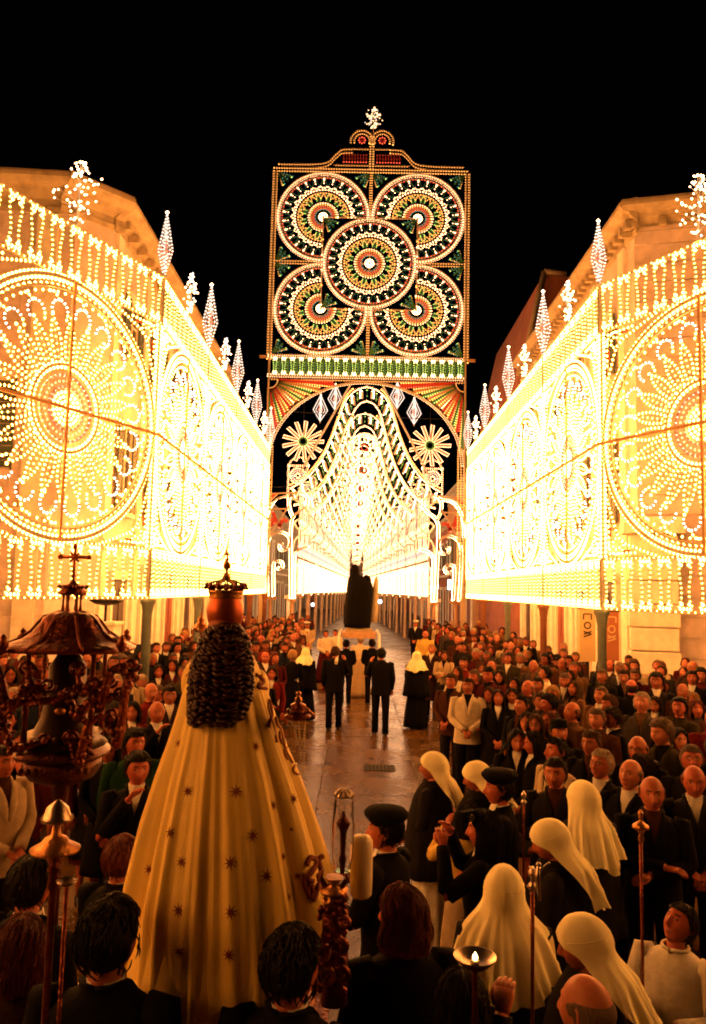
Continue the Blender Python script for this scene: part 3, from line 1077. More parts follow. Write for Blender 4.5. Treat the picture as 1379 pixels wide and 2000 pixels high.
for s in (-1, 1):
    o = link('red_ornament', cme, tw); o.location = (uc, 0, zT); o.scale.x = s
MTS = [timber_far] + bulbset('star', 5) + MT[7:]
o = link('top_flower', bouquet_mesh(.95, .42, 85, MTS, 9, .15, .035), tw); o.location = (uc + .05, 0, zT + 2.05)
# great arch with rays
aL, aR = uL - .05, uR + .05
za = z0 - .25
ac, az, arx, arz = (aL + aR) / 2, P2(715, 905)[1], (aR - aL) / 2 - .12, za - .1 - P2(715, 905)[1]
b = MB()
for d in (0, .14): b.lit(arc(ac, az, arx - d * .0 + d * .8, 0, pi, 60, arz + d * .6 if d == 0 else arz + .04), .1, WARM, .034, False, .03, .05)
b.lit([(aL, za), (aR, za)], .12, ORANGE, .03, False, .03, .04)
b.build('great_arch', MT, tw)
for s in (-1, 1):
    q = MB()
    cx, czz = (aL if s < 0 else aR), za - .02
    for k in range(13):
        a = (-.06 - k * 1.48 / 12)
        # ray from the corner out to the arch
        d = Vector((-s * cos(a) , sin(a)))
        t = .5
        while t < 4.2:
            x, z = cx + d.x * t, czz + d.y * t
            if ((x - ac) / (arx + .1)) ** 2 + ((z - az) / (arz + .1)) ** 2 < 1 and z > az: break
            if z < az - .3: break
            t += .05
        if t < .7: continue
        col = (T_RED, T_BROWN, T_GREEN, T_BROWN, T_GREEN, T_BROWN, 0)[k % 7] if k < 9 else (T_GREEN, T_RED)[k % 2]
        bc = {T_RED: RED, T_GREEN: GREEN, T_BROWN: ORANGE, 0: WARM}[col]
        x0, z0_ = cx + d.x * .42, czz + d.y * .42
        x1, z1_ = cx + d.x * (t - .08), czz + d.y * (t - .08)
        nx, nz = -d.y, d.x
        wd_ = .035 * t + .02
        q.strip([(x0, z0_), (x1, z1_)], .05 + .03 * t, .02, col)
        q.bulbs([(x0, z0_), (x1 + nx * wd_, z1_ + nz * wd_)], .11, bc, .03, y=.03); q.bulbs([(x0, z0_), (x1 - nx * wd_, z1_ - nz * wd_)], .11, ORANGE, .03, y=.03)
        q.bulbs([(x0, z0_), (x1, z1_)], .13, bc if k % 2 else WARM, .028, y=.03)
    q.lit(arc(cx, czz, .4, (-pi / 2 if s < 0 else -pi), (0 if s < 0 else -pi / 2), 8), .09, WARM, .03, False, .03, .04)
    q.build('ray_fan', MT, tw)
    q = MB()
    u = aL if s < 0 else aR
    for dx in (0, .13, .26): q.lit([(u - s * dx, ZB), (u - s * dx, az + (1.2 - dx * 2))], .12, ORANGE if dx else WARM, .03, False, .03, .035)
    q.span(u - .1, u + .1, -.1, .1, 0, ZB)
    q.span(u - .45 if s < 0 else u + .12, u - .12 if s < 0 else u + .45, -.04, .04, zBt - .18, zBt - .06, T_BROWN)
    q.build('leg', MT, tw)


# ---------------- scroll screens left and right of the inner arches
def scroll_screen(side, label):
    Y = 36.4
    t = empty('scroll_screen', (0, Y, 0), 0, label, 'light screen', 'scroll screens')
    mirror = side > 0
    X = (lambda x: 2 * uc_b - x) if mirror else (lambda x: x)

    def pp(L_): return [(X(at(a, c, Y).x), at(a, c, Y).z) for a, c in L_]
    b = MB()
    for pts, w_ in (([(522, 1163), (522, 1070), (532, 1045), (552, 1040), (566, 1052), (562, 1072), (549, 1074), (546, 1064), (553, 1062)], .1),
                    ([(534, 1163), (534, 1105), (540, 1096), (550, 1098), (552, 1108), (545, 1112), (541, 1107)], .1),
                    ([(518, 1040), (522, 1005), (540, 975), (570, 968)], .08),
                    ([(568, 1168), (568, 1040), (573, 1010), (590, 995), (600, 985), (598, 968), (580, 962), (566, 972), (565, 992), (572, 1010)], .1),
                    ([(574, 1168), (575, 1092), (584, 1074), (602, 1068)], .09)):
        s = spline(pp(pts), 5)
        b.strip(s, w_, .03)
        for o_ in (-.05, .05):
            b.bulbs([(x + o_ * .8, z + o_ * .4) for x, z in s], .09, WARM, .034, y=.04)
    for pts in ([(518, 965), (575, 962)], [(518, 994), (566, 994)], [(566, 985), (519, 1058)], [(518, 988), (545, 962)]):
        b.strip(pp(pts), .06, .03, 0)
    b.build('scroll_lights', MF, t)
    b = MB()
    for pts in ([(518, 978), (540, 964)], [(533, 1000), (540, 1020), (548, 1028)], [(545, 1030), (552, 1015), (562, 1018)], [(524, 1030), (534, 1022), (531, 1012)]):
        s = pp(pts); b.strip(s, .16, .02, T_RED); b.bulbs(s, .1, RED, .035, y=.03)
    b.build('red_flower', MF, t)
    b = MB()
    z = at(530, 1166, Y).z
    x0, x1 = sorted((X(at(516, 1166, Y).x), X(at(541, 1166, Y).x)))
    b.span(x0, x1, -.1, .1, z - .12, z)
    b.lathe([(.08, 0), (.08, z - .12)], 8, 0, ((x0 + x1) / 2, 0, 0))
    x0, x1 = sorted((X(at(564, 1168, Y).x), X(at(578, 1168, Y).x)))
    b.span(x0, x1, -.1, .1, z - .2, z - .05); b.lathe([(.08, 0), (.08, z - .2)], 8, 0, ((x0 + x1) / 2, 0, 0))
    b.build('post', [timber_brown], t)
    return t


uc_b = at(713, 1000, 36.4).x
scroll_screen(-1, 'screen of curled lights standing left inside the tower arch')
scroll_screen(1, 'screen of curled lights standing right inside the tower arch')

# ================================================================ INNER BELL ARCHES
YB = 38.0
cxB = at(714, 900, YB).x
half_out = [(0, 755), (22, 762), (42, 782), (56, 820), (70, 862), (88, 900), (112, 932), (136, 950), (150, 958)]
half_in = [(0, 783), (16, 790), (29, 812), (38, 850), (52, 894), (70, 930), (94, 962), (118, 982), (140, 990)]
zs = [(dx * YB / 1500, at(714, y, YB).z) for dx, y in half_out]
zi = [(dx * YB / 1500, at(714, y, YB).z) for dx, y in half_in]
so, si = spline(zs, 6), spline(zi, 6)


def resamp(pts, n):
    L_ = [0]
    for a, c in zip(pts[:-1], pts[1:]): L_.append(L_[-1] + hypot(c[0] - a[0], c[1] - a[1]))
    out = []
    for k in range(n + 1):
        t = L_[-1] * k / n
        j = max(i for i in range(len(L_)) if L_[i] <= t + 1e-9)
        if j == len(pts) - 1: out.append(pts[-1]); continue
        f = (t - L_[j]) / (L_[j + 1] - L_[j])
        out.append((pts[j][0] + (pts[j + 1][0] - pts[j][0]) * f, pts[j][1] + (pts[j + 1][1] - pts[j][1]) * f))
    return out


def make_bell():
    band, tie = MB(), MB()
    for s in (-1, 1):
        f = lambda P: [(s * x, z) for x, z in P]
        band.lit(f(so), .095, WARM, .036, False, .0, .05); band.lit(f(si), .095, WARM, .036, False, .0, .05)
        a, c = resamp(so, 26), resamp(si, 26)
        for k in range(27):
            p0_, p1_ = a[k], c[k]
            m0 = (p0_[0] + (p1_[0] - p0_[0]) * .25, p0_[1] + (p1_[1] - p0_[1]) * .25)
            m1 = (p0_[0] + (p1_[0] - p0_[0]) * .75, p0_[1] + (p1_[1] - p0_[1]) * .75)
            if k % 2:
                tie.strip(f([m0, m1]), .12, .02, 0); tie.bulbs(f([m0, m1]), .1, COOL, .034, y=.03); tie.bulbs(f([(m0[0] + .09, m0[1] + .05), (m1[0] + .09, m1[1] + .05)]), .12, WARM, .03, y=.03)
            else:
                tie.strip(f([m0, m1]), .05, .02, T_GREEN); tie.bulbs(f([m0]+[m1]), .3, GREEN, .03, y=.03)
        band.lit(f([(x, z + .18 + .0 * x) for x, z in so[8:]]), .11, ORANGE, .032, False, 0, .03)
        # shoulder blocks with rosettes
        x0, z0b = zs[-1]
        zt_ = at(714, 912, YB).z
        box = [(x0 - .95, zt_), (x0 + .05, zt_), (x0 + .05, z0b - .5), (x0 - .35, z0b - .5)]
        band.lit(f(box), .1, WARM, .035, True, 0, .06)
        band.lit(f(arc(x0 - .45, zt_ - .05, .48, 0, pi, 14)), .1, WARM, .035, False, 0, .06)
        for rr in (.12, .26, .38): band.lit(f(circ(x0 - .42, zt_ - .5, rr, 18)), .1, WARM if rr != .26 else COOL, .034, True, 0, .05)
        # second flare and scroll below the shoulder
        P_ = spline([(x0 - .1, z0b - .4), (x0 - .8, z0b - .9), (x0 - 1.1, z0b - 1.6), (x0 - .7, z0b - 2.1), (x0 - .35, z0b - 1.7), (x0 - .7, z0b - 1.45)], 6)
        band.lit(f(P_), .09, WARM, .035, False, 0, .09)
        P_ = spline([(x0 - .3, ZB - .1), (x0 - .3, z0b - 2.9), (x0 - .7, z0b - 2.3), (x0 - 1.2, z0b - 2.35)], 6)
        band.lit(f(P_), .09, WARM, .035, False, 0, .09)
        band.lathe([(.08, 0), (.08, ZB - .1)], 8, 0, (s * (x0 - .15), 0, 0))
        band.box((s * (x0 - .15), 0, ZB - .2), (.2, .1, .08), T_BROWN)
        for k in range(4):
            xx = x0 - .55 - k * .3
            P_ = [(xx - .1, ZB + .1)] + arc(xx, ZB + 1.3, .1, pi, 0, 8) + [(xx + .1, ZB + .1)]
            band.lit(f(P_), .09, WARM, .03, False, 0, .04)
    return band.mesh('bell_band', MF), tie.mesh('cross_ties', MF)


bell_me, tie_me = make_bell()
md = MB()
for rr in (.75, .6): md.lit(circ(0, 0, rr, 26), .1, WARM, .036, True, 0, .05)
md.lit(circ(0, 0, .16, 14), .1, RED, .03, True, 0, .06, .02, T_RED)
for k in range(12):
    a = 2 * pi * k / 12
    md.lit([(.32 * cos(a), .32 * sin(a)), (.56 * cos(a), .56 * sin(a))], .09, WARM, .034, False, 0, .05)
for s in (-1, 1):
    md.lit([(s * x, z) for x, z in spline([(.8, .3), (1.3, .75), (1.5, .2), (1.15, -.2), (.85, -.1)], 5)], .1, WARM, .034, False, 0, .06)
    md.lit([(s * x, z) for x, z in spline([(.5, -.7), (1.0, -1.1), (1.3, -1.9), (.9, -2.0)], 5)], .1, WARM, .034, False, 0, .06)
md_me = md.mesh('medallion', MF)
NBELL = 12
NARROW = lambda y: 1 - .058 * (y - YB) / 5.6
for k in range(NBELL):
    Y = YB + k * 5.6
    cx = cxB + (at(703, 1100, 60).x * 0)
    t = empty('bell_arch', (cxB - .1 * k * .5, Y, 0), 0, ('nearest and widest', 'second', 'third', 'fourth', 'fifth', 'sixth', 'seventh', 'eighth', 'ninth', 'tenth', 'eleventh', 'furthest')[k] + ' bell shaped arch of bulbs, counted inwards from the tower', 'light arch', 'bell arches')
    for nm, me in (('band', bell_me), ('cross_ties', tie_me)):
        o = link(nm, me, t); o.scale.x = NARROW(Y); o.scale.z = 1 - .006 * k
    if k >= 1:
        o = link('medallion', md_me, t); o.location.z = zi[0][1] - .9 - .45 * k; s_ = 1.15 - .04 * k; o.scale = (s_, 1, s_)
# gallery walls between the bell arches
FB = 5.6
b = MB()
for k in range(14):
    x = -FB / 2 + .2 + k * .4
    b.span(x - .1, x + .1, -.008, .008, .3, 1.4, T_BROWN) if k % 2 else None
    P_ = [(x - .12, .1)] + arc(x, 1.55, .12, pi, 0, 8) + [(x + .12, .1)]
    b.lit(P_, .1, WARM, .034, False, 0, .04)
    b.bulbs([(x, .1), (x, 1.3)], .16, GREEN, .028, y=.03)
pipes = b.mesh('pipe_row', MI_)
b = MB()
for z in (0, ): b.lit([(-FB / 2, z), (FB / 2, z)], .1, WARM, .034, False, 0, .07)
for k in range(5):
    x = -FB / 2 + .6 + k * 1.1
    b.lit(circ(x, 2.85, .5, 20), .1, WARM, .034, True, 0, .05); b.lit(circ(x, 2.85, .25, 12), .1, (RED, COOL)[k % 2], .034, True, 0, .08, .03, T_RED if k % 2 == 0 else 0)
wv = [(-FB / 2 + FB * k / 56, 1.98 + .16 * sin(2 * pi * k / 8)) for k in range(57)]
b.lit(wv, .1, WARM, .034, False, 0, .1)
b.lit([(x, 2.25 - (z - 1.98)) for x, z in wv], .1, COOL, .034, False, 0, .06)
b.lit([(x, z + 1.6) for x, z in wv], .1, WARM, .034, False, 0, .06)
scr = b.mesh('scroll_band', MI_)
b = MB()
P_ = []
for k in range(25):
    x = -FB / 2 + k * FB / 24
    P_.append((x, 4.6 + 1.3 * abs(cos(pi * (x / FB))) ** 2 * -1 + .9))
b.lit(P_, .1, WARM, .034, False, 0, .06)
for k in range(11):
    x = -FB / 2 + .25 + k * .51
    b.lit([(x, 3.65), (x, 4.15 + 1.0 * sin(pi * (x / FB)) ** 2)], .11, WARM if k % 2 else COOL, .034, False, 0, .05)
crest = b.mesh('wavy_crest', MI_)
for k in range(12):
    for s in (-1, 1):
        t = empty('inner_bulb_screen', (cxB - .05 * k + s * 3.25 * NARROW(YB + (k + .5) * FB), YB + (k + .5) * FB, ZB), s * (pi / 2 + atan2(3.25 * .058, 5.6)),
                  f'{("nearest", "second", "third", "fourth", "fifth", "sixth", "seventh", "eighth", "ninth", "tenth", "eleventh", "furthest")[k]} low panel of organ pipe lights on the {"left" if s < 0 else "right"} side', 'light panel', 'inner gallery panels')
        for nm, me in (('pipe_row', pipes), ('scroll_band', scr), ('wavy_crest', crest)): link(nm, me, t)
        pb = MB(); pb.span(-.07, .07, -.07, .07, -ZB, 0); pb.build('post', timber_brown, t).location.x = -FB / 2


MFD = [timber_far] + bulbset('pendant', 9) + MF[7:]


# ---------------- spoked suns and hanging diamonds inside the great arch
def sun(px, py, n, label):
    Y = 37.6
    q_ = at(px, py, Y)
    t = empty('sun_wheel', (q_.x, Y, q_.z), rnd.uniform(-.05, .05), label, 'light ornament', 'spoked suns')
    sp_ = MB()
    pts = [(-.055, .26), (-.075, 1.02), (.075, 1.02), (.055, .26)]
    sp_.strip([(0, .25), (0, 1.02)], .1, .02, T_BROWN); sp_.bulbs(pts, .085, WARM, .026, True, .03)
    me = sp_.mesh('ray', MFD)
    for k in range(n): link('ray', me, t).rotation_euler = (0, 2 * pi * k / n + .12, 0)
    h = MB(); h.strip(circ(0, 0, .2, 14), .09, .03, T_GREEN, True); h.bulbs(circ(0, 0, .25, 16), .12, GREEN, .028, True, .03); h.build('hub', MF, t)
    w_ = MB(); w_.tube([(0, 0, .2), (0, 0, 5 if False else 2.2)], .012, 4); w_.build('wire', iron, t)


sun(592, 862, 13, 'spoked sun of bulbs hanging left under the great arch')
sun(840, 870, 13, 'spoked sun of bulbs hanging right under the great arch')
hd = diamond_mesh(1.3, .36, MFD, .032)
for (px, py, lab) in ((626, 797, 'pointed diamond of bulbs hanging above the left sun'), (655, 776, 'pointed diamond of bulbs close left of the bell arch peak'),
                      (776, 772, 'pointed diamond of bulbs close right of the bell arch peak'), (809, 803, 'pointed diamond of bulbs hanging above the right sun')):
    q_ = at(px, py, 37.3)
    t = empty('hanging_diamond', (q_.x, 37.3, q_.z - .65), .2, lab, 'light ornament', 'hanging diamonds')
    link('bulb_frame', hd, t)
    w_ = MB(); w_.tube([(0, 0, 1.3), (0, 0, 2.0)], .012, 4); w_.build('wire', iron, t)
# guy wires across the arch
for (a_, c_, lab) in (((515, 800), (905, 820), 'thin dark guy wire crossing the upper part of the great arch'), ((515, 945), (560, 950), 'thin short guy wire left of the bell arch shoulder')):
    w_ = MB(); p_, q_ = at(*a_, 35), at(*c_, 35); w_.tube([p_, (p_ + q_) / 2 - Vector((0, 0, .1)), q_], .015, 4)
    tag(w_.build('guy_wire', iron), lab, 'wire')
for (a_, c_, lab) in (((684, 752), (585, 925), 'long pale strut leaning left beside the bell arch'), ((747, 752), (838, 930), 'long pale strut leaning right beside the bell arch')):
    w_ = MB(); w_.tube([at(*a_, 37), at(*c_, 37)], .05, 6)
    tag(w_.build('strut', timber), lab, 'strut')

# ================================================================ PEOPLE
def cloth(name, col, rough=.85, **k):
    return mat(name, col, rough, noise=.18, nscale=14, bump=.25, bscale=26, sheen=k.pop('sheen', .0), spec=.04, **k)


SKIN = [mat('skin_' + n, c, .5, noise=.12, nscale=30, spec=.25) for n, c in (('fair', (.46, .155, .085)), ('tan', (.38, .105, .05)), ('ruddy', (.40, .095, .05)), ('olive', (.31, .09, .045)))]
EYE_W = mat('eye_white', (.5, .42, .36), .3)
EYE_D = mat('eye_dark', (.02, .012, .01), .2)
LIPS = mat('lips', (.30, .07, .055), .5)
HAIRS = {'black': mat('hair_black', (.008, .006, .005), .45, bump=.7, bscale=90, spec=.12), 'dark': mat('hair_dark_brown', (.022, .012, .008), .45, bump=.7, bscale=90, spec=.12),
         'brown': mat('hair_brown', (.06, .028, .014), .5, bump=.7, bscale=90, spec=.12), 'grey': mat('hair_grey', (.13, .085, .06), .55, bump=.7, bscale=90, spec=.12),
         'white': mat('hair_white', (.36, .28, .2), .6, bump=.7, bscale=90, spec=.12), 'auburn': mat('hair_auburn', (.10, .022, .012), .45, bump=.7, bscale=90, spec=.12), 'blond': mat('hair_blond', (.38, .22, .09), .5, bump=.7, bscale=90, spec=.12)}
CL = {'black': cloth('cloth_black', (.006, .0055, .006)), 'charcoal': cloth('cloth_charcoal', (.014, .012, .012)), 'navy': cloth('cloth_navy', (.012, .016, .03)),
      'brown': cloth('cloth_brown', (.05, .018, .008)), 'dark brown': cloth('cloth_dark_brown', (.03, .015, .01)), 'maroon': cloth('cloth_maroon', (.05, .007, .006)), 'red': cloth('cloth_red', (.13, .012, .008)),
      'olive': cloth('cloth_olive', (.03, .024, .01)), 'grey': cloth('cloth_grey', (.05, .04, .035)), 'beige': cloth('cloth_beige', (.42, .32, .2)), 'cream': cloth('cloth_cream', (.6, .52, .38)),
      'white': cloth('cloth_white', (.72, .68, .6)), 'green': cloth('cloth_green', (.01, .035, .014)), 'yellow': cloth('cloth_yellow', (.6, .42, .1)), 'tan': cloth('cloth_tan', (.13, .065, .03))}
SHOE = mat('shoe_leather', (.01, .008, .007), .35)
VEIL = mat('veil_linen', (.90, .84, .50), .8, noise=.04, nscale=5, bump=.15, bscale=350, spec=.1)

for hm_ in HAIRS.values():      # combed streaks: stretch the bump noise along the hair's fall
    nt_ = hm_.node_tree
    bn = [n for n in nt_.nodes if n.type == 'TEX_NOISE'][0]
    mp_ = nt_.nodes.new('ShaderNodeMapping')
    mp_.inputs['Scale'].default_value = (1.6, 1.6, .16)
    nt_.links.new(nt_.nodes['Texture Coordinate'].outputs['Object'], mp_.inputs[0])
    nt_.links.new(mp_.outputs[0], bn.inputs['Vector'])
HC = 1.605      # head centre height of a 1.72 m adult


def azim(n):
    """azimuths with more of them at the front (0 = facing +y, positive to +x)"""
    return [(lambda u: u - .42 * sin(u))(2 * pi * k / n) for k in range(n)]


def G(v, c, s): return exp(-((v - c) / s) ** 2)


def head_pt(th, ph, k=1.):
    sx, cx_ = sin(th), cos(th)
    cp, sp = cos(ph), sin(ph)
    rx, ry, rz = .080, (.094 if cx_ > 0 else .103), .117
    x, y, z = rx * cp * sx, ry * cp * cx_, rz * sp
    if z < 0:
        t = -z / rz
        x *= 1 - .22 * t ** 1.4
        y = y * (1 - .05 * t) + (.014 * t if cx_ > 0 else .02 * t)
        if cx_ < 0: y *= 1 - .2 * t ** 2
    else:
        if cx_ < 0: y *= 1 + .05 * (z / rz)
        x *= 1.03
    if k and cx_ > 0:
        f = min(1, cx_ * 1.6)
        ax = abs(x)
        dy = 0
        nz = 0
        if -.048 < z < .034:
            nz = max(0, min(1, (.034 - z) / .06)) ** 1.1 * (1 if z > -.036 else max(0, (z + .048) / .012))
        dy += .028 * nz * exp(-(x / (.0085 + .006 * nz)) ** 2)
        dy += .006 * G(z, -.034, .008) * G(ax, .014, .007)
        dy += .0065 * G(z, .036, .011) * exp(-(x / .05) ** 4)
        dy -= .014 * G(ax, .031, .016) * G(z, .014, .014)
        dy += .0075 * G(ax, .031, .0105) * G(z, .012, .0085)
        dy += .005 * G(ax, .045, .018) * G(z, -.02, .02)
        dy += .0065 * exp(-(x / .021) ** 2) * (G(z, -.059, .0055) + 1.1 * G(z, -.071, .0065))
        dy -= .003 * exp(-(x / .02) ** 2) * G(z, -.065, .003)
        dy += .009 * exp(-(x / .022) ** 2) * G(z, -.098, .014)
        dy -= .004 * exp(-(x / .03) ** 2) * G(z, -.083, .006)
        y += dy * f * k
    return Vector((x, y, z))


def head_tf(yaw, pitch, roll=0.):
    m = Matrix.Rotation(-yaw, 3, 'Z') @ Matrix.Rotation(pitch, 3, 'X') @ Matrix.Rotation(roll, 3, 'Y')
    piv = Vector((0, -.01, -.10))
    return lambda p: m @ (Vector(p) - piv) + piv + Vector((0, .012, HC))


POSES = {
    'side': (((.195, 0, 1.40), (.235, -.02, 1.13), (.225, .07, .90)),) * 2,
    'clasp': (((.195, 0, 1.40), (.24, .02, 1.14), (.045, .235, 1.00)),) * 2,
    'cross': (((.195, 0, 1.40), (.235, .07, 1.15), (-.06, .21, 1.17)), ((.195, 0, 1.40), (.235, .07, 1.14), (-.05, .245, 1.12))),
    'carry': (((.195, 0, 1.40), (.27, .10, 1.17), (.20, .15, 1.42)), ((.195, 0, 1.40), (.235, -.02, 1.13), (.225, .07, .90))),
    'carryl': (((.195, 0, 1.40), (.235, -.02, 1.13), (.225, .07, .90)), ((.195, 0, 1.40), (.27, .10, 1.17), (.20, .15, 1.42))),
    'camera': (((.195, 0, 1.40), (.27, .2, 1.27), (.09, .26, 1.54)), ((.195, 0, 1.40), (.27, .2, 1.25), (.09, .27, 1.50))),
    'mouth': (((.195, 0, 1.40), (.235, .10, 1.15), (.045, .2, 1.43)), ((.195, 0, 1.40), (.24, .06, 1.14), (.0, .2, 1.12))),
    'hold': (((.195, 0, 1.40), (.25, .08, 1.15), (.12, .33, 1.26)), ((.195, 0, 1.40), (.25, .08, 1.15), (.12, .31, 1.18))),
    'grasp': (((.195, 0, 1.40), (.235, -.02, 1.13), (.225, .07, .90)), ((.195, 0, 1.40), (.31, .13, 1.24), (.25, .22, 1.50))),
    'pray': (((.195, 0, 1.40), (.24, .06, 1.15), (.035, .24, 1.26)),) * 2,
}


def arm_pts(pose, i):
    S, E, W_ = POSES[pose][i]
    s = 1 if i == 0 else -1
    return [Vector((s * a, b_, c)) for a, b_, c in (S, E, W_)]


def hand(b, E, W_, mi=0, grip=.5, s=1):
    """palm and five curled fingers at the wrist, continuing the forearm"""
    d = (W_ - E).normalized()
    side = d.cross(Vector((0, 0, 1)))
    if side.length < .3: side = Vector((s, 0, 0)) - d * d.x * s
    side.normalize()
    nrm = d.cross(side).normalized()          # palm normal
    if nrm.z > 0 and abs(d.z) < .8: nrm = -nrm
    rows = []
    for t, w_, h in ((-.01, .026, .021), (.02, .033, .017), (.05, .041, .016), (.085, .041, .014)):
        c = W_ + d * t
        rows.append([c + side * (w_ * cos(2 * pi * k / 10)) + nrm * (h * sin(2 * pi * k / 10)) for k in range(10)])
    b.grid(rows, mi, True, True, True, True)
    for f, (o_, l) in enumerate(((-.030, .062), (-.010, .073), (.010, .069), (.029, .054))):
        p = W_ + d * .078 + side * o_
        pts, dd = [p], d.copy()
        for seg in (.42, .33, .27):
            dd = (Matrix.Rotation(.0, 3, 'X') @ dd)
            dd = (dd + nrm * grip * .85).normalized()
            pts.append(pts[-1] + dd * l * seg)
        b.tube(pts, [.0095, .009, .008, .0062], 7, mi)
    p = W_ + d * .02 - side * .026
    b.tube([p, p + d * .03 - side * .022 + nrm * .008, p + d * .058 - side * .018 + nrm * .022, p + d * .078 - side * .008 + nrm * .03], [.012, .0105, .009, .007], 7, mi)


_cache = {}


def cached(key, fn):
    if key not in _cache: _cache[key] = fn()
    return _cache[key]


def body_mesh(pose, yaw, pitch, fem, grip=.5, roll=0., walk=0.):
    def make():
        b = MB()
        tf = head_tf(yaw, pitch, roll)
        n = 46
        A_ = azim(n)
        phs = [-pi / 2 + .03 + (pi - .06) * i / 44 for i in range(45)]
        rows = [[tf(head_pt(a, p)) for a in A_] for p in phs]
        loc = [[head_pt(a, p) for a in A_] for p in phs]

        def mf(i, j):
            q = (loc[i][j] + loc[i + 1][(j + 1) % n]) / 2
            if q.y > .045:
                ex, ez = abs(q.x) - .031, q.z - .013
                if abs(ex) < .0125 and abs(ez) < .0062: return 2 if abs(ex) < .0065 else 1
                if .014 < abs(q.x) < .046 and .0315 < q.z - .12 * (abs(q.x) - .03) * (1 if abs(q.x) < .03 else -1) < .0385: return 4
                if abs(q.x) < .022 and -.077 < q.z < -.054: return 3
            return 0
        b.grid(rows, 0, True, True, True, True, None, mf)
        for s in (-1, 1):     # ears
            ring = []
            for t in range(7):
                a = -1.9 + 3.9 * t / 6
                ring.append(tf(Vector((s * (.0745 + .012 * (1 - abs(t - 3) / 3.5)), -.006 - .017 * cos(a) * .9, .004 + .029 * sin(a)))))
            b.tube(ring, [.006, .008, .008, .0075, .0075, .008, .007], 6, 0)
            b.ball(tf(Vector((s * .073, -.004, .0))), (.008, .014, .022), 0, 8, 5)
        # neck and trunk as one lofted surface
        hp = tf(Vector((0, -.012, -.075)))
        rings = [(hp, .050, .056), (Vector((0, -.008, 1.475)), .053, .057), (Vector((0, -.006, 1.44)), .062, .062), (Vector((0, -.004, 1.415)), .115, .075), (Vector((0, 0, 1.36)), .17, .098),
                 (Vector((0, .003, 1.25)), .165, .11), (Vector((0, 0, 1.08)), .135, .098), (Vector((0, 0, .93)), .16, .11), (Vector((0, 0, .84)), .155, .11)]
        rows = [[c + Vector((rx * sin(2 * pi * k / 24), ry * cos(2 * pi * k / 24), 0)) for k in range(24)] for c, rx, ry in rings][::-1]
        b.grid(rows, 0, True, True, True, True)
        for i in range(2):
            S, E, W_ = arm_pts(pose, i)
            b.tube([S, S.lerp(E, .5), E, E.lerp(W_, .4), W_], [.048, .045, .038, .037, .026], 10, 0)
            hand(b, E, W_, 0, grip, 1 if i == 0 else -1)
        for s in (-1, 1):
            f = s * walk
            b.tube([(s * .088, 0, .88), (s * .095, f * .06, .68), (s * .095, f * .13, .5), (s * .095, f * .15, .3), (s * .095, f * .17, .08)], [.08, .065, .05, .042, .034], 10, 0)
        return b.mesh('body', [SKIN[0], EYE_W, EYE_D, LIPS, HAIRS['dark']])
    return cached(('body', pose, round(yaw, 2), round(pitch, 2), fem, grip, roll, walk), make)


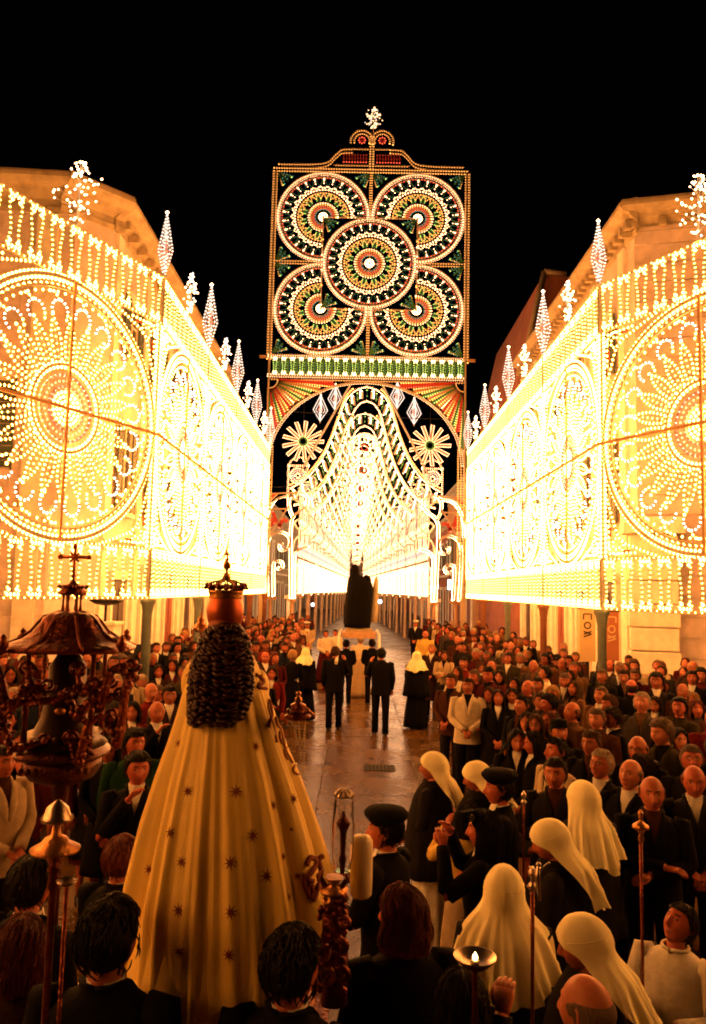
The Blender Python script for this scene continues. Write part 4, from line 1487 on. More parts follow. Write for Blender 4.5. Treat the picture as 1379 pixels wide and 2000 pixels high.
def hair_mesh(style, yaw, pitch, seed=0, roll=0.):
    def make():
        r = random.Random(seed + hash(style) % 7 if False else seed)
        b = MB()
        tf = head_tf(yaw, pitch, roll)
        n = 40
        ph0 = [r.uniform(0, 6.3) for _ in range(6)]

        def lump(th, z, a):
            return a * (sin(7 * th + ph0[0] + 30 * z) + sin(11 * th + ph0[1] - 24 * z) + .7 * sin(17 * th + ph0[2] + 60 * z)) / 2.7
        A_ = [2 * pi * k / n for k in range(n)]
        if style in ('short', 'thick', 'curly'):      # loose locks that break the outline
            for q_ in range(300 if style != 'curly' else 140):
                a = r.uniform(0, 2 * pi)
                p0 = r.uniform(.15, 1.35) if cos(a) > .2 else r.uniform(-.35, 1.35)
                if cos(a) > .2: p0 = max(p0, .62)
                t0 = {'short': .008, 'thick': .019, 'curly': .034}[style]
                P_ = []
                da, ln = r.uniform(-.35, .35), r.uniform(.25, .5)
                if cos(a) > .2: ln = min(ln, p0 - .5)
                for i in range(5):
                    pp_ = head_pt(a + da * i / 4, p0 - ln * i / 4, 0)
                    P_.append(tf(pp_ + pp_.normalized() * (t0 + .0035 + .004 * sin(pi * i / 4) + (.004 if i == 4 else 0))))
                b.tube(P_, [.002, .003, .0032, .0025, .0008], 3, 0)
        if style in ('short', 'thick', 'bald', 'curly', 'cap'):
            rows = []
            m = 12
            for i in range(m + 1):
                row = []
                for a in A_:
                    c = cos(a)
                    # hairline elevation (radians) as a function of azimuth
                    hl = .50 + .12 * c if c > .55 else (.55 - 1.15 * min(1, (.55 - c) / .75) + .0)
                    if abs(sin(a)) > .85 and c > -.1: hl = max(hl, -.02)
                    if c < -.25: hl = -.55 - .15 * (-c)
                    top_ = pi / 2 - .02
                    if style == 'bald': top_ = max(hl + .12, .42 - .35 * max(0, c)) if c < .45 else hl + .02
                    ph = hl + (top_ - hl) * i / m
                    t = {'short': .009, 'thick': .019, 'bald': .008, 'curly': .034, 'cap': .014}[style]
                    e = min(1, i / 2.2 + .12)
                    if style == 'bald': e *= min(1, (m - i) / 2.5 + .05)
                    p = head_pt(a, ph, 0)
                    q = p.normalized()
                    off = t * e + lump(a, p.z, t * .22 if style != 'curly' else .008) * e
                    if style == 'thick' and c > .3: off += .008 * e * c
                    row.append(tf(p + q * (off + .001)))
                rows.append(row)
            b.grid(rows, 0, True, True, False, True if style != 'bald' else False, (lambda i, j: cos(A_[j]) > .30) if style == 'bald' else None)
        else:                 # long / bob : falls beside and behind the head
            hem = {'long': -.30, 'bob': -.13, 'bun': -.07}[style]
            rows = []
            m = 16
            for i in range(m + 1):
                t = i / m
                row = []
                for k in range(n + 1):
                    u = -1 + 2 * k / n
                    ao = (0.0 if t < .18 else min(1.12, (t - .18) * 4.2))
                    a = pi + u * (pi - ao)
                    if t < .5:
                        ph = pi / 2 - .03 - t * 2 * (pi / 2 - .03)
                        p = head_pt(a, ph, 0)
                        off = .016 + .01 * t + lump(a, p.z, .004)
                        if t < .2 and cos(a) > .4: off *= 1.2
                        p = p + p.normalized() * off
                    else:
                        q = (t - .5) * 2
                        p = head_pt(a, 0, 0)
                        p = p + p.normalized() * (.022 + .012 * sin(q * pi) + lump(a, q * .2, .006))
                        p.z = hem * q
                        if style == 'bun': p.x *= 1 - .25 * q; p.y *= 1 - .2 * q
                        elif p.y > -.02: p.x *= 1 + .05 * q
                    row.append(tf(p))
                rows.append(row)
            b.grid(rows, 0, True, False)
            inner = [[tf_in for tf_in in row] for row in rows]
            cen = tf(Vector((0, -.01, -.05)))
            inner = [[Vector(p) + (cen - Vector(p)).normalized() * .012 for p in row] for row in rows]
            b.grid([r_[::-1] for r_ in inner], 0, True, False)
            b.grid([rows[-1], inner[-1]], 0, False, False)
            for q_ in range(220):
                k = r.randrange(2, n - 1)
                i0 = r.randrange(0, 9); i1 = min(m, i0 + r.randrange(4, 9))
                P_ = []
                for i in range(i0, i1 + 1):
                    p_ = Vector(rows[i][min(n, k + (i - i0) // 3)])
                    P_.append(p_ + (p_ - cen).normalized() * (.003 + .003 * sin(pi * (i - i0) / (i1 - i0))) + (Vector((0, 0, -.012)) if i == m else Vector((0, 0, 0))))
                b.tube(P_, [.0026 if 0 < i < len(P_) - 1 else .0008 for i in range(len(P_))], 3, 0)
            if style == 'bun': b.ball(tf(Vector((0, -.125, .02))), .045, 0, 12, 8)
        return b.mesh('hair', [HAIRS['dark']])
    return cached(('hair', style, round(yaw, 2), round(pitch, 2), seed % 4, roll), make)


def wr(a, z, amp, s=0.):
    return 1 + amp * (sin(5 * a + 21 * z + s) + .6 * sin(9 * a - 33 * z + 2 * s) + .5 * sin(3 * a + 60 * z))


def jacket_mesh(pose, kind, fem):
    """suit / coat / jumper: trunk and sleeves in one garment"""
    def make():
        b = MB()
        n = 36
        hem = {'suit': .80, 'jumper': .90, 'coat': .42}[kind]
        sc = .93 if fem else 1.
        prof = [(1.485, .068, .070, -.004), (1.462, .082, .080, -.006), (1.44, .128, .090, -.006), (1.415, .178, .100, -.004), (1.375, .212, .116, -.002), (1.30, .212, .130, .004), (1.2, .200, .136, .006),
                (1.08, .186 if not fem else .172, .128, .004), (.97, .190, .130, 0), (.86, .203, .137, 0), (.80, .208, .140, 0)]
        if hem > .85: prof = prof[:-2] + [(.90, .19, .13, 0)]
        if hem < .6: prof += [(.62, .225, .155, 0), (hem, .24, .165, 0)]
        rows, zz = [], []
        for z, rx, ry, yo in prof:
            row = []
            for k in range(n):
                a = 2 * pi * k / n
                q = wr(a, z, .014 if z < 1.35 else .004)
                x, y = rx * sc * sin(a) * q, ry * cos(a) * q + yo
                if fem and 1.2 <= z <= 1.32 and cos(a) > 0: y += .03 * G(abs(x), .085, .05) * G(z, 1.26, .07)
                row.append(Vector((x, y, z)))
            rows.append(row); zz.append(z)
        vz = 1.17 if kind in ('suit', 'coat') else 1.46

        def skip(i, j):
            z = (zz[i] + zz[i + 1]) / 2
            p = (rows[i][j] + rows[i + 1][(j + 1) % n]) / 2
            return p.y > 0 and z > vz and abs(p.x) < .008 + .048 * (z - vz) / .3
        b.grid(rows, 0, True, True, False, False, skip)
        ins = [[Vector((p.x * .955, p.y * .95, p.z)) for p in r_] for r_ in rows]
        b.grid([r_[::-1] for r_ in ins], 0, True, True, False, False, lambda i, j: skip(i, (n - 2 - j) % n))
        b.grid([rows[-1], ins[-1]], 0, False, True)
        if kind != 'jumper':
            for s in (-1, 1):       # lapels and collar roll
                lp = []
                for t in range(7):
                    z = vz + (1.475 - vz) * t / 6
                    x = s * (.012 + .055 * (z - vz) / .3)
                    i = min(range(len(zz)), key=lambda q_: abs(zz[q_] - z))
                    ry = np.interp(z, zz[::-1], [p_[2] for p_ in prof][::-1])
                    rx = np.interp(z, zz[::-1], [p_[1] for p_ in prof][::-1])
                    y = ry * sqrt(max(0, 1 - (x / rx) ** 2)) + .002
                    lp.append((x, y, z))
                lp.append((s * .075, -.01, 1.49)); lp.append((s * .045, -.065, 1.495)); lp.append((0, -.08, 1.495))
                b.tube(lp, [.006, .024, .032, .032, .028, .020, .015, .013, .012, .012], 8, 0, True, .35, (1, 0, 0))
            for k in range(2 if kind == 'suit' else 4): b.ball((.012, .142, vz - .05 - k * .1), (.008, .004, .008), 0, 6, 4)
        else:
            b.tube([(.075 * sin(2 * pi * k / 16), .072 * cos(2 * pi * k / 16) - .003, 1.482) for k in range(17)], .011, 6, 0)
        for i in range(2):
            S, E, W_ = arm_pts(pose, i)
            s = 1 if i == 0 else -1
            S2 = S + Vector((-s * .045, 0, .0))
            pts = [S2, S, S.lerp(E, .3), S.lerp(E, .65), S.lerp(E, .9), E.lerp(W_, .12), E.lerp(W_, .45), E.lerp(W_, .8), W_.lerp(E, .03)]
            b.tube(pts, [.062, .070, .062, .058, .060, .057, .050, .046, .042], 12, 0, True)
        return b.mesh('jacket', [CL['black']])
    return cached(('jacket', pose, kind, fem), make)


def shirt_mesh():
    def make():
        b = MB()
        rows = []
        for z, rx, ry in ((1.02, .165, .118), (1.2, .178, .125), (1.3, .185, .118), (1.375, .18, .103), (1.42, .15, .088), (1.45, .09, .078), (1.475, .064, .066), (1.50, .060, .063)):
            rows.append([Vector((rx * sin(2 * pi * k / 28), ry * cos(2 * pi * k / 28) + .003, z)) for k in range(28)])
        b.grid(rows, 0, True, True)
        for s in (-1, 1):
            b.grid([[(s * .004, .078, 1.44), (s * .03, .078, 1.455), (s * .055, .045, 1.475)], [(s * .006, .071, 1.488), (s * .035, .06, 1.502), (s * .06, .028, 1.508)]], 0, True, False)
        return b.mesh('shirt', [CL['white']])
    return cached('shirt', make)


def tie_mesh():
    def make():
        b = MB()
        b.grid([[(-.016, .071, 1.475), (.016, .071, 1.475)], [(-.011, .078, 1.452), (.011, .078, 1.452)], [(-.02, .102, 1.40), (.02, .102, 1.40)], [(-.03, .131, 1.25), (.03, .131, 1.25)], [(-.032, .13, 1.12), (.032, .13, 1.12)]], 0, False, False)
        b.ball((0, .076, 1.462), (.017, .008, .016), 0, 8, 5)
        return b.mesh('tie', [CL['maroon']])
    return cached('tie', make)


def trouser_mesh(walk=0.):
    def make():
        b = MB()
        rows = [[Vector((rx * sin(2 * pi * k / 20), ry * cos(2 * pi * k / 20), z)) for k in range(20)] for z, rx, ry in ((1.0, .165, .118), (.9, .185, .125), (.80, .188, .125))]
        b.grid(rows, 0, True, True, True, True)
        for s in (-1, 1):
            f = s * walk
            b.tube([(s * .088, 0, .86), (s * .095, f * .06, .68), (s * .095, f * .13, .5), (s * .095, f * .15, .3), (s * .095, f * .17, .06)], [.095, .084, .072, .066, .066], 14, 0)
        return b.mesh('trousers', [CL['charcoal']])
    return cached(('trousers', walk), make)


def shoe_mesh(s, walk=0.):
    def make():
        b = MB()
        o_ = s * walk * .17
        b.tube([(s * .095, -.07 + o_, .05), (s * .095, -.04 + o_, .055), (s * .097, .04 + o_, .05), (s * .102, .13 + o_, .035), (s * .104, .18 + o_, .028)], [.03, .043, .044, .045, .025], 10, 0, True, .8)
        b.span(s * .1 - .04, s * .1 + .04, -.08 + o_, .19 + o_, 0.002, .02)
        return b.mesh('shoe', [SHOE])
    return cached(('shoe', s, walk), make)


def skirt_mesh(z0, z1, r0, r1, folds=9, amp=.05):
    def make():
        b = MB()
        n = 54
        rows = []
        for i in range(9):
            t = i / 8
            z = z0 + (z1 - z0) * t
            rr = r0 + (r1 - r0) * t ** .8
            rows.append([Vector((rr * 1.12 * sin(a) * (1 + amp * t * (sin(folds * a + .7) + .5 * sin(folds * 1.7 * a + 4 * t))), rr * .82 * cos(a) * (1 + amp * t * (sin(folds * a + .7) + .4 * sin(23 * a))), z)) for a in [2 * pi * k / n for k in range(n)]])
        b.grid(rows, 0, True, True, True, True)
        return b.mesh('skirt', [CL['charcoal']])
    return cached(('skirt', z0, z1, r0, r1, folds), make)


def mantle_mesh(z1=.74, pose='clasp'):
    """full black cape from neck to knee"""
    def make():
        b = MB()
        n = 60
        rows = []
        prof = [(1.50, .07, .072), (1.475, .085, .085), (1.45, .14, .10), (1.42, .195, .12), (1.36, .235, .15), (1.22, .262, .19), (1.05, .285, .21), (.85, .31, .225), (z1, .335, .24)]
        for i, (z, rx, ry) in enumerate(prof):
            t = max(0, (1.36 - z) / .8)
            rows.append([Vector((rx * sin(a) * (1 + .035 * t * (sin(8 * a + 1) + .6 * sin(13 * a + 3 * z))), ry * cos(a) * (1 + .04 * t * (sin(9 * a) + .6 * sin(15 * a + 4 * z))) + .02, z)) for a in [2 * pi * k / n for k in range(n)]])
        b.grid(rows, 0, True, True, False, True)
        return b.mesh('mantle', [CL['black']])
    return cached(('mantle', z1), make)


def veil_mesh(yaw, pitch, length, seed=0, flare=1., side=2.1):
    """linen veil: fits the crown, open at the face, falls behind the shoulders to a point"""
    def make():
        r = random.Random(seed)
        b = MB()
        tf = head_tf(yaw, pitch)
        tb = head_tf(yaw * .45, 0)
        n, m = 64, 30
        f0 = [r.uniform(0, 6.3) for _ in range(5)]
        rows = []
        for i in range(m + 1):
            t = i / m
            row = []
            for k in range(n + 1):
                u = -1 + 2 * k / n
                if t < .34:
                    q = t / .34
                    ph = pi / 2 - .02 - q * 1.62
                    ao = 0 if ph > .42 else min(1.28, (.42 - ph) * 2.6)
                    a = pi + u * (pi - ao)
                    p = head_pt(a, ph, 0)
                    off = .017 + .012 * q + .0025 * sin(8 * a + f0[0]) * q
                    if cos(a) < 0: off += .016 * q * (-cos(a))
                    p = tf(p + p.normalized() * off)
                else:
                    q = (t - .34) / .66
                    ao = 1.28 + (side - 1.28) * min(1, q * 1.25) ** .8
                    a = pi + u * (pi - ao)
                    h0 = head_pt(a, -.05, 0)
                    h0 = tf(h0 + h0.normalized() * (.031 + .014 * max(0, -cos(a))))
                    rr = .135 + .13 * q * flare
                    fold = (1 + (.02 + .085 * q) * ((1 - 2 * abs(sin(5.5 * a + f0[1] + .4 * q)) ** .6) + .45 * sin(19 * a + f0[2] + 2 * q)))
                    hz = length * (1 + .18 * max(0, 1 - abs(u - .3 * sin(f0[3])) * 1.6) + .05 * sin(9 * u + f0[4]))
                    g_ = Vector((rr * 1.05 * sin(a) * fold, -.02 + rr * .95 * cos(a) * fold - .05 * q, 0))
                    g_ = Matrix.Rotation(-yaw * .45, 3, 'Z') @ g_
                    g_.z = h0.z - hz * q
                    s_ = min(1, q * 2.2)
                    s_ = s_ * s_ * (3 - 2 * s_)
                    p = Vector((h0.x * (1 - s_) + g_.x * s_, h0.y * (1 - s_) + g_.y * s_, g_.z))
                row.append(p)
            rows.append(row)
        b.grid(rows, 0, True, False)
        cen = tf(Vector((0, 0, 0)))
        inn = []
        for row in rows:
            inn.append([p + (Vector((cen.x, cen.y, min(p.z, cen.z + .05))) - p).normalized() * .005 for p in row])
        b.grid([r_[::-1] for r_ in inn], 0, True, False)
        b.grid([rows[-1], inn[-1]], 0, False, False)
        b.grid([[r_[0] for r_ in rows], [r_[0] for r_ in inn]], 0, False, False); b.grid([[r_[-1] for r_ in inn], [r_[-1] for r_ in rows]], 0, False, False)
        # head band seam
        b.tube([rows[8][k] * 1.0 for k in range(6, n - 5, 3)], .003, 5, 0)
        return b.mesh('veil', [VEIL])
    return cached(('veil', round(yaw, 2), round(pitch, 2), length, seed, flare, side), make)


def glasses_mesh(yaw, pitch):
    def make():
        b = MB()
        tf = head_tf(yaw, pitch)
        for s in (-1, 1):
            b.tube([tf(Vector((s * .031 + .021 * cos(2 * pi * k / 14), .096, .012 + .017 * sin(2 * pi * k / 14)))) for k in range(15)], .002, 5, 0)
            b.tube([tf(Vector((s * .052, .095, .016))), tf(Vector((s * .074, .06, .016))), tf(Vector((s * .078, -.01, .012)))], .002, 5, 0)
        b.tube([tf(Vector((-.01, .1, .014))), tf(Vector((.01, .1, .014)))], .002, 5, 0)
        return b.mesh('glasses', [iron])
    return cached(('glasses', round(yaw, 2), round(pitch, 2)), make)


def cap_mesh(kind, yaw, pitch):
    def make():
        b = MB()
        tf = head_tf(yaw, pitch)
        j = MB()
        if kind == 'officer':
            j.lathe([(.083, .045), (.086, .085), (.118, .105), (.122, .118), (.09, .135), (.02, .14)], 20)
            j.grid([[(.08 * sin(a), .09 * cos(a), .05) for a in [-.9 + 1.8 * k / 8 for k in range(9)]], [(.085 * sin(a), .135 * cos(a), .035) for a in [-.9 + 1.8 * k / 8 for k in range(9)]]], 1, True, False)
        elif kind == 'beret':
            j.lathe([(.078, .03), (.088, .05), (.118, .085), (.122, .105), (.10, .13), (.05, .142), (.012, .146)], 22)
        else:
            j.lathe([(.083, .035), (.088, .06), (.086, .10), (.07, .125), (.02, .135)], 20)
            j.grid([[(.08 * sin(a), .085 * cos(a), .045) for a in [-.9 + 1.8 * k / 8 for k in range(9)]], [(.085 * sin(a), .14 * cos(a), .038) for a in [-.9 + 1.8 * k / 8 for k in range(9)]]], 0, True, False)
        for p_ in j.v: pass
        j.v = [tuple(tf(Vector((p_[0] * .98, p_[1] * 1.12 - .004, p_[2])))) for p_ in j.v]
        return j.mesh('cap', [CL['white'] if kind == 'officer' else CL['black'], SHOE])
    return cached(('cap', kind, round(yaw, 2), round(pitch, 2)), make)


people = []


def slot(o, m, i=0):
    if o.material_slots[i].material is not m:
        o.material_slots[i].link = 'OBJECT'
        o.material_slots[i].material = m


def person(x, y, heading, label, h=1.72, pose='clasp', fem=False, yaw=0., pitch=0., hair='short', hc='dark', dress='suit', top='charcoal', low='charcoal', shirt='white', tie=None,
           skin=1, cap=None, glasses=False, group=None, z=0., grip=.5, veil=None, seed=0, walk=0., roll=0., veilmat=None, beard=False):
    """heading: 0 = facing +y (away from the camera), pi = towards the camera"""
    t = empty('person', (x, y, z), -heading, label, 'person', group)
    s = h / 1.72
    t.scale = (s * (1.0 if not fem else .96), s, s)
    o = link('body', body_mesh(pose, yaw, pitch, fem, grip, roll, walk), t)
    slot(o, SKIN[skin % 4])
    slot(o, HAIRS[hc], 4)
    if hair and not veil: slot(link('hair', hair_mesh(hair, yaw, pitch, seed % 4, roll), t), HAIRS[hc])
    if dress in ('suit', 'coat', 'jumper'):
        j = link({'suit': 'jacket', 'coat': 'coat', 'jumper': 'jumper'}[dress], jacket_mesh(pose, dress, fem), t)
        slot(j, CL[top])
        if dress != 'jumper':
            slot(link('shirt', shirt_mesh(), t), CL[shirt])
            if tie: slot(link('tie', tie_mesh(), t), CL[tie])
    if dress == 'habit':
        slot(link('sleeved_top', jacket_mesh(pose, 'jumper', fem), t), CL[top])
        slot(link('mantle', mantle_mesh(), t), CL[top])
        slot(link('tunic', skirt_mesh(.95, .06, .16, .25, 11, .07), t), CL[low])
    elif dress == 'robe':
        slot(link('robe', skirt_mesh(1.12, .05, .15, .30, 10, .05), t), CL[low])
        slot(link('surplice', jacket_mesh(pose, 'jumper', fem), t), CL[top])
    elif fem and low != 'trousers':
        slot(link('skirt', skirt_mesh(1.0, .48, .15, .215, 7, .03), t), CL[low])
    else:
        slot(link('trousers', trouser_mesh(walk), t), CL[low if low in CL else 'charcoal'])
    for q in (-1, 1): link('shoe', shoe_mesh(q, walk), t)
    if veil:
        o = link('veil', veil_mesh(yaw, pitch, veil[0], veil[1], veil[2] if len(veil) > 2 else 1., veil[3] if len(veil) > 3 else 2.1), t)
    if cap: link('cap', cap_mesh(cap, yaw, pitch), t)
    if glasses: link('glasses', glasses_mesh(yaw, pitch), t)
    people.append((x, y))
    return t

# ================================================================ THE CARRIED STATUE IN THE FOREGROUND
from mathutils.bvhtree import BVHTree
gold_cloth = mat('gold_satin', (.90, .64, .13), .55, noise=.06, nscale=5, bump=.15, bscale=160, sheen=.3)
embroid = mat('dark_red_embroidery', (.20, .022, .01), .7, bump=.5, bscale=300)
embroid2 = mat('ochre_embroidery', (.34, .15, .03), .45, metal=.3, bump=.5, bscale=200)
gilt = mat('old_gilt', (.42, .19, .065), .38, metal=.9, noise=.35, nscale=25, bump=.3, bscale=60)
silver = mat('old_silver', (.48, .38, .30), .3, metal=1., noise=.2, nscale=30)
bronze = mat('dark_bronze', (.15, .034, .016), .36, metal=.85, noise=.5, nscale=14, bump=.6, bscale=45)
crown_m = mat('copper_gilt', (.42, .09, .028), .38, metal=.7, noise=.2, nscale=10)
wig_m = mat('curled_wig', (.030, .005, .004), .36, spec=.3, bump=.3, bscale=120)
wax = mat('wax', (.75, .62, .42), .5)
glass_c = mat('lamp_glass', (.95, .92, .86), .02, trans=1.)
glass_c.node_tree.nodes['Principled BSDF'].inputs['IOR'].default_value = 1.04
YS = 3.3
MP = YS / FPX
q0 = at(437, 1290, YS)
XS = q0.x


def zpx(y, px=437): return at(px, y, YS).z


st = empty('madonna_statue', (XS, YS, 0), 0, 'crowned statue seen from behind, long gold cape with dark stars, dark curls', 'statue')
prof = [(1262, 40), (1275, 55), (1290, 64), (1310, 72), (1345, 84), (1400, 101), (1460, 122), (1520, 145), (1620, 177), (1735, 207), (1850, 222), (1960, 232)]
zs_ = [zpx(y) for y, _ in prof]
ws_ = [w_ * MP * .94 for _, w_ in prof]
cx_ = [(y - 1262) * .070 * MP for y, _ in prof]
NA, NV = 220, 60
fr = random.Random(5)
f_ = [fr.uniform(0, 6.28) for _ in range(9)]


def cape_pt(a, v):
    """a: 0 = right (+x), pi/2 = away, 3pi/2 = towards the camera; v 0 shoulder .. 1 hem"""
    hem = zs_[-1] + (.44 * max(0, cos(a)) ** 2.2 + .30 * max(0, -cos(a)) ** 3)
    z = zs_[0] + (hem - zs_[0]) * v
    w_ = np.interp(-z, [-q for q in zs_], ws_)
    k = min(1, max(0, (v - .12) / .5))
    fold = 1.15 * (.024 * sin(15 * a + f_[0] + .8 * sin(2 * v + f_[4])) + .018 * sin(23 * a + f_[1] + .5 * v) + .010 * sin(37 * a + f_[2]) + .016 * sin(9 * a + f_[3] + v))
    # deep pleats left of the middle, as the cloth hangs
    for (ac, wd, dp) in ((4.43, .035, -.05), (4.62, .05, .035), (4.95, .03, -.035), (5.25, .035, .04), (5.48, .03, -.045), (5.70, .035, .03), (4.1, .04, .035), (3.8, .035, -.03)):
        fold += 1.1 * dp * exp(-((a - ac - .05 * sin(3 * v)) / wd) ** 2)
    r_ = 1 + fold * (.35 + .85 * k) * (1 if v > .04 else v / .04)
    x = w_ * cos(a) * r_ + np.interp(-z, [-q for q in zs_], cx_)
    y = w_ * .80 * sin(a) * r_
    return Vector((x, y, z))


b = MB()
rows = [[cape_pt(2 * pi * k / NA, i / NV) for k in range(NA)] for i in range(NV + 1)]
b.grid(rows)
cape = b.build('cape', gold_cloth, st)
cape_bvh = BVHTree.FromPolygons([Vector(p) + Vector((XS, YS, 0)) for p in b.v], b.f)
tr = MB(); tr.tube([r_ for r_ in [p + Vector((0, 0, .004)) for p in rows[-1]]] + [rows[-1][0]], .006, 6); tr.build('hem_cord', embroid2, st)


def drape(px, py, off=.003):
    d = ray(px, py).normalized()
    h = cape_bvh.ray_cast(CP, d)
    return h


def snap(p, off=.003):
    loc, nor, _, _ = cape_bvh.find_nearest(p)
    if nor.dot(CP - loc) < 0: nor = -nor
    return loc + nor * off - Vector((XS, YS, 0))


stars = [(350, 1452, 15), (500, 1458, 17), (367, 1545, 17), (461, 1546, 20), (574, 1560, 17), (533, 1573, 16), (330, 1626, 18), (493, 1632, 20), (569, 1620, 9), (552, 1673, 15), (292, 1698, 17), (355, 1683, 17),
         (450, 1685, 20), (521, 1711, 21), (581, 1711, 13), (562, 1752, 14), (349, 1778, 20), (450, 1782, 21), (350, 1858, 18), (447, 1865, 19)]
for px, py, sz in stars:
    loc, nor, _, dist = drape(px, py)
    if loc is None: continue
    if nor.dot(CP - loc) < 0: nor = -nor
    up = Vector((0, 0, 1)); up = (up - nor * up.dot(nor)).normalized(); sd = nor.cross(up)
    rot = fr.uniform(-.2, .2)
    b = MB()
    vs_, fs_ = [snap(loc)], []
    ro = sz * MP * .66
    for k in range(16):
        rr = ro if k % 2 == 0 else ro * .30
        a = rot + k * pi / 8
        vs_.append(snap(loc + sd * rr * cos(a) + up * rr * sin(a), .0035))
    for k in range(16): fs_.append((0, 1 + k, 1 + (k + 1) % 16))
    b.add(vs_, fs_)
    b.build('star', embroid, st)


def emb(name, paths, r, m):
    b = MB()
    for pts in paths:
        P_ = []
        for (x, y) in spline(pts, 5):
            loc, nor, _, _ = drape(x, y)
            if loc is not None: P_.append(snap(loc, .002))
        if len(P_) > 2: b.tube(P_, r, 5, 0, True)
    return b.build(name, m, st)


emb('embroidery', [[(536, 1345), (545, 1375), (538, 1400), (550, 1430), (558, 1465), (572, 1490)], [(530, 1350), (524, 1380), (534, 1415), (541, 1450)], [(552, 1395), (540, 1405), (545, 1420), (556, 1412)],
                   [(560, 1420), (546, 1432), (552, 1452), (566, 1440)], [(571, 1455), (556, 1464), (562, 1482), (576, 1470)], [(578, 1490), (572, 1505), (584, 1512), (590, 1500)],
                   [(520, 1300), (528, 1322), (520, 1340), (532, 1348)], [(508, 1295), (512, 1318), (505, 1338)]], .0055, embroid2)
emb('red_embroidery', [[(598, 1690), (606, 1675), (618, 1682), (610, 1700), (600, 1715), (612, 1722)], [(600, 1730), (604, 1750), (612, 1745), (606, 1725)], [(618, 1715), (626, 1700), (622, 1680), (630, 1672)],
                       [(612, 1760), (618, 1740), (622, 1722), (624, 1708)], [(596, 1705), (594, 1725), (600, 1742)]], .011, embroid)
emb('red_trim', [[(505, 1290), (515, 1310), (508, 1325), (520, 1335)], [(500, 1318), (515, 1330), (503, 1342), (520, 1345)], [(360, 1330), (368, 1318), (356, 1310)], [(526, 1368), (530, 1395), (524, 1420)]], .008, embroid)
# gown under the cape
b = MB(); b.lathe([(.09, zpx(1275)), (.13, zpx(1400)), (.24, zpx(1620)), (.34, zpx(1800)), (.40, 1.24)], 28, 0, (0, -.0, 0)); b.build('gown', gold_cloth, st)
# shoulder ruffs
b = MB(); b.ball((-.135, .02, zpx(1335)), (.045, .06, .085), 0, 14, 10); b.ball((.15, .03, zpx(1345)), (.045, .06, .08), 0, 14, 10); b.build('sleeve', gold_cloth, st)
# head and wig of curls
hc_ = Vector((at(438, 1205, YS).x - XS, 0, zpx(1205)))
b = MB(); b.ball(hc_ - Vector((0, 0, .02)), (.066, .075, .085), 0, 18, 12); b.tube([hc_ - Vector((0, 0, .05)), hc_ - Vector((0, 0, .2))], .04, 12); b.build('head', SKIN[0], st)
wprof = [(1214, 24, 446), (1226, 36, 446), (1246, 46, 445), (1286, 55, 444), (1325, 58, 443), (1358, 56, 440), (1384, 49, 433), (1396, 42, 428)]
b = MB()
wr_rows = []
for y, w_, c in wprof:
    z = zpx(y)
    cxx = at(c, y, YS).x - XS
    yy = -.03 - .10 * min(1, (y - 1215) / 90)
    wr_rows.append([(cxx + (w_ - 3) * MP * cos(2 * pi * k / 28), yy + .05 * sin(2 * pi * k / 28), z) for k in range(28)])
b.grid(wr_rows, 0, True, True, True, True)
wig = b.build('hair', wig_m, st)
b = MB()
wy = [y for y, _, _ in wprof]
y = 1218.
cr = random.Random(3)
while y < 1397:
    w_ = np.interp(y, wy, [q[1] for q in wprof]); c = np.interp(y, wy, [q[2] for q in wprof])
    yy = -.03 - .10 * min(1, (y - 1215) / 90) if y > 1215 else -.03
    n = 9
    for k in range(n):
        a0 = pi + (k + cr.uniform(-.25, .25)) * pi / n - .1
        a1 = a0 + pi / n * 1.25
        z0_ = zpx(y + cr.uniform(-4, 4))
        dr = cr.uniform(.003, .020)
        P_ = []
        for i in range(6):
            t = i / 5
            a = a0 + (a1 - a0) * t
            P_.append((at(c, y, YS).x - XS + (w_ * MP + .004) * cos(a), yy + (.055 + dr * sin(pi * t)) * sin(a), z0_ - .012 * sin(pi * t) - .006 * t))
        b.tube(P_, [cr.uniform(.7, 1.15) * q_ for q_ in (.003, .0065, .0085, .0085, .0065, .003)], 6, 0)
    y += 5.2
tag(b.build('curl_locks', wig_m, wig), kind='stuff')
# crown
cr0 = Vector((at(440, 1190, YS).x - XS, 0, 0))
cz = lambda y: zpx(y)
crn = MB()
crn.lathe([(.04, cz(1238)), (.062, cz(1226)), (.074, cz(1210)), (.079, cz(1194)), (.076, cz(1180)), (.068, cz(1169)), (.06, cz(1164))], 32, 0, cr0)
crown = crn.build('crown_cap', crown_m, st)
b = MB()
b.lathe([(.066, cz(1170)), (.072, cz(1166)), (.068, cz(1162)), (.074, cz(1158)), (.076, cz(1154)), (.070, cz(1152))], 28, 0, cr0); b.build('band', gilt, crown)
b = MB()
for k in range(14):
    a = 2 * pi * k / 14
    c_ = Vector((cr0.x + .079 * cos(a), .079 * sin(a), cz(1150)))
    o_ = Vector((cos(a), sin(a), 0))
    b.tube([c_ - o_ * .014, c_ + Vector((0, 0, .006)), c_ + o_ * .008 + Vector((0, 0, .018)), c_ + o_ * .0 + Vector((0, 0, .026))], [.010, .010, .007, .003], 6, 0)
    b.ball(c_ + o_ * .010 + Vector((0, 0, .004)), .008, 0, 6, 5)
    t_ = Vector((-sin(a), cos(a), 0))
    b.tube([c_ + t_ * .013, c_ + t_ * .018 + Vector((0, 0, .011)), c_ + t_ * .010 + Vector((0, 0, .016))], [.006, .006, .003], 6, 0)
b.build('leaf_ring', bronze, crown)
